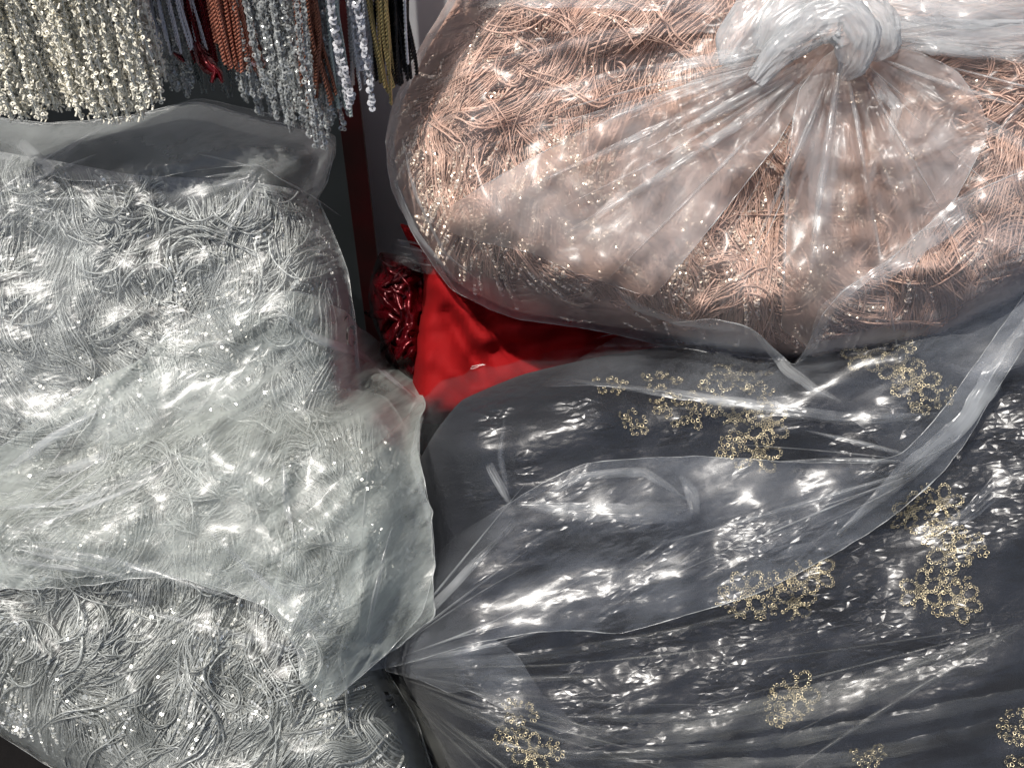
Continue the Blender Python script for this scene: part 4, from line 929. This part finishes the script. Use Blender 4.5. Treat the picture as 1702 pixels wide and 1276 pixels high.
def fringe(label, meshes, tips, hr, seed, size=1.0, group='fringes hanging side by side'):
    """tips: list of ((x0,y0),(x1,y1),count) rows of strand ends; every strand hangs straight down to its tip"""
    r = random.Random(seed); pts = []
    for (a, b, n) in tips:
        for i in range(n):
            t = (i + r.uniform(.2, .8)) / n
            x = a[0] + (b[0] - a[0]) * t + r.uniform(-2, 2); y = a[1] + (b[1] - a[1]) * t + r.uniform(-26, 10)
            pts.append((x, y, r.uniform(*hr)))
    ws = [at(*p) for p in pts]
    top = np.mean(ws, 0) + [0, 0, .33]
    root = tag(empty('hanging_fringe', Vector(top)), label, 'fringe', group)
    for w in ws:
        o = bpy.data.objects.new('strand', r.choice(meshes)); COL.objects.link(o); o.parent = root
        o.location = Vector(w) - root.location; o.rotation_euler = (r.uniform(-.02, .02), r.uniform(-.035, .02), r.uniform(0, 6.28) if len(meshes) and 'cord' in o.data.materials[0].name else r.uniform(-.4, .4))
        s = size * r.uniform(.9, 1.1); o.scale = (s, s, 1)
    xs = [w[0] for w in ws]; ys = [w[1] for w in ws]
    box('header_tape', (np.mean(xs) - root.location[0], np.mean(ys) - root.location[1], 0), (max(xs) - min(xs) + .01, max(ys) - min(ys) + .004, .012), m_tape, root)
    return root
mc = [sequin_strand(k, m_cream, m_creamc, rad=.0014, step=.0013, beads=True) for k in range(12)]
fringe('cream white beaded sequin fringe, dense and leftmost of the hanging fringes', mc, [((-70, 190), (262, 192), 68), ((-70, 178), (272, 150), 68), ((-70, 182), (265, 168), 66), ((-70, 160), (262, 140), 66), ((205, 110), (278, 132), 14)], (.150, .168), 1, 1.05)
ms = [sequin_strand(k + 20, m_clear, m_greyc, rad=.0020, step=.0020, tilt=.55) for k in range(5)]
ml = [cord_mesh(k, m_lilac) for k in range(4)]
fringe('thin lilac silver twisted cords just right of the cream fringe', ml, [((245, 92), (345, 88), 17), ((250, 80), (338, 78), 15)], (.125, .15), 2, .85)
fringe('few clear sequin strings below the lilac silver cords', ms, [((268, 130), (335, 150), 7), ((278, 155), (325, 158), 4)], (.105, .12), 3)
fringe('dull grey cords half hidden behind the dark red ribbon', [cord_mesh(k + 60, m_dull) for k in range(3)], [((300, 150), (410, 160), 14), ((330, 140), (400, 130), 10)], (.09, .105), 4, .9)
mr = [cord_mesh(k + 70, m_dred) for k in range(3)]
fringe('dark red shiny cords left of the copper fringe', mr, [((325, 98), (372, 128), 9), ((332, 112), (368, 120), 6)], (.115, .135), 5, 1.1)
mk = [cord_mesh(k + 80, m_copper) for k in range(4)]; mks = [sequin_strand(k + 85, m_coppers, m_copper, rad=.0032, step=.0026, tilt=.4, hole=.2) for k in range(2)]
fringe('copper brown cord fringe with a few big rose sequin strings', mk, [((372, 104), (428, 122), 14), ((366, 92), (418, 108), 14), ((376, 100), (420, 116), 12)], (.15, .165), 6, 1.15)
fringe('rose copper large sequin string lying over the copper fringe', mks, [((428, 120), (434, 130), 2)], (.155, .16), 7)
fringe('long clear grey sequin fringe in the middle, reaching lowest', ms, [((415, 150), (560, 235), 22), ((405, 165), (545, 248), 20), ((430, 130), (545, 200), 18), ((400, 150), (440, 190), 6)], (.115, .15), 8, .95)
fringe('narrow brown cords right of the clear sequin fringe', [cord_mesh(k + 90, m_brown) for k in range(3)], [((522, 165), (552, 180), 9), ((518, 150), (545, 165), 8)], (.158, .168), 9, 1.15)
fringe('mint grey twisted cords right of the brown cords', [cord_mesh(k + 95, m_mint) for k in range(3)], [((555, 170), (585, 190), 8), ((550, 150), (580, 180), 8)], (.145, .16), 10)
fringe('mint grey sequin strings among the mint cords', ms, [((558, 195), (580, 215), 4)], (.13, .15), 14)
fringe('bright silver twisted cords left of the gold ones', [cord_mesh(k + 100, m_silver) for k in range(4)], [((580, 128), (625, 130), 11), ((578, 140), (618, 140), 8)], (.14, .16), 11)
fringe('white sequin strings hanging over the bright silver cords', [sequin_strand(k + 110, m_white, m_greyc, rad=.0021, step=.0020, tilt=.35, hole=.25) for k in range(3)], [((572, 178), (612, 192), 3), ((565, 160), (603, 130), 2)], (.165, .17), 12)
fringe('gold twisted cords second from the right end', [cord_mesh(k + 120, m_gold) for k in range(3)], [((630, 150), (662, 170), 5), ((625, 130), (655, 150), 3)], (.145, .16), 13)
fringe('black twisted cords at the right end of the fringes', [cord_mesh(k + 130, m_black) for k in range(3)], [((650, 120), (684, 110), 14), ((652, 140), (680, 128), 14), ((630, 130), (676, 140), 14)], (.13, .15), 15, 1.1)
fringe('single silver cord against the black cords', [cord_mesh(141, m_silver)], [((678, 112), (680, 114), 1)], (.165, .166), 16, .9)
# dark red foil ribbon bow hanging below its cords
rb = empty('foil_ribbon', Vector(at(345, 110, .13)))
tag(rb, 'dark red glossy foil ribbon end hanging among the fringe strands', 'ribbon')
G0 = np.zeros_like(HA)
for k, (pts, w) in enumerate([([(325, 70), (338, 95), (348, 112), (360, 122)], [14, 26, 24, 14]), ([(345, 100), (358, 118), (352, 138)], [10, 14, 8]), ([(350, 105), (364, 122), (370, 138)], [8, 12, 6]), ([(288, 88), (298, 96), (306, 104)], [6, 14, 6])]):
    strip('ribbon', pts, w, .150, M['red_foil'], rb, G0, arch=.006, seed=k + 90)
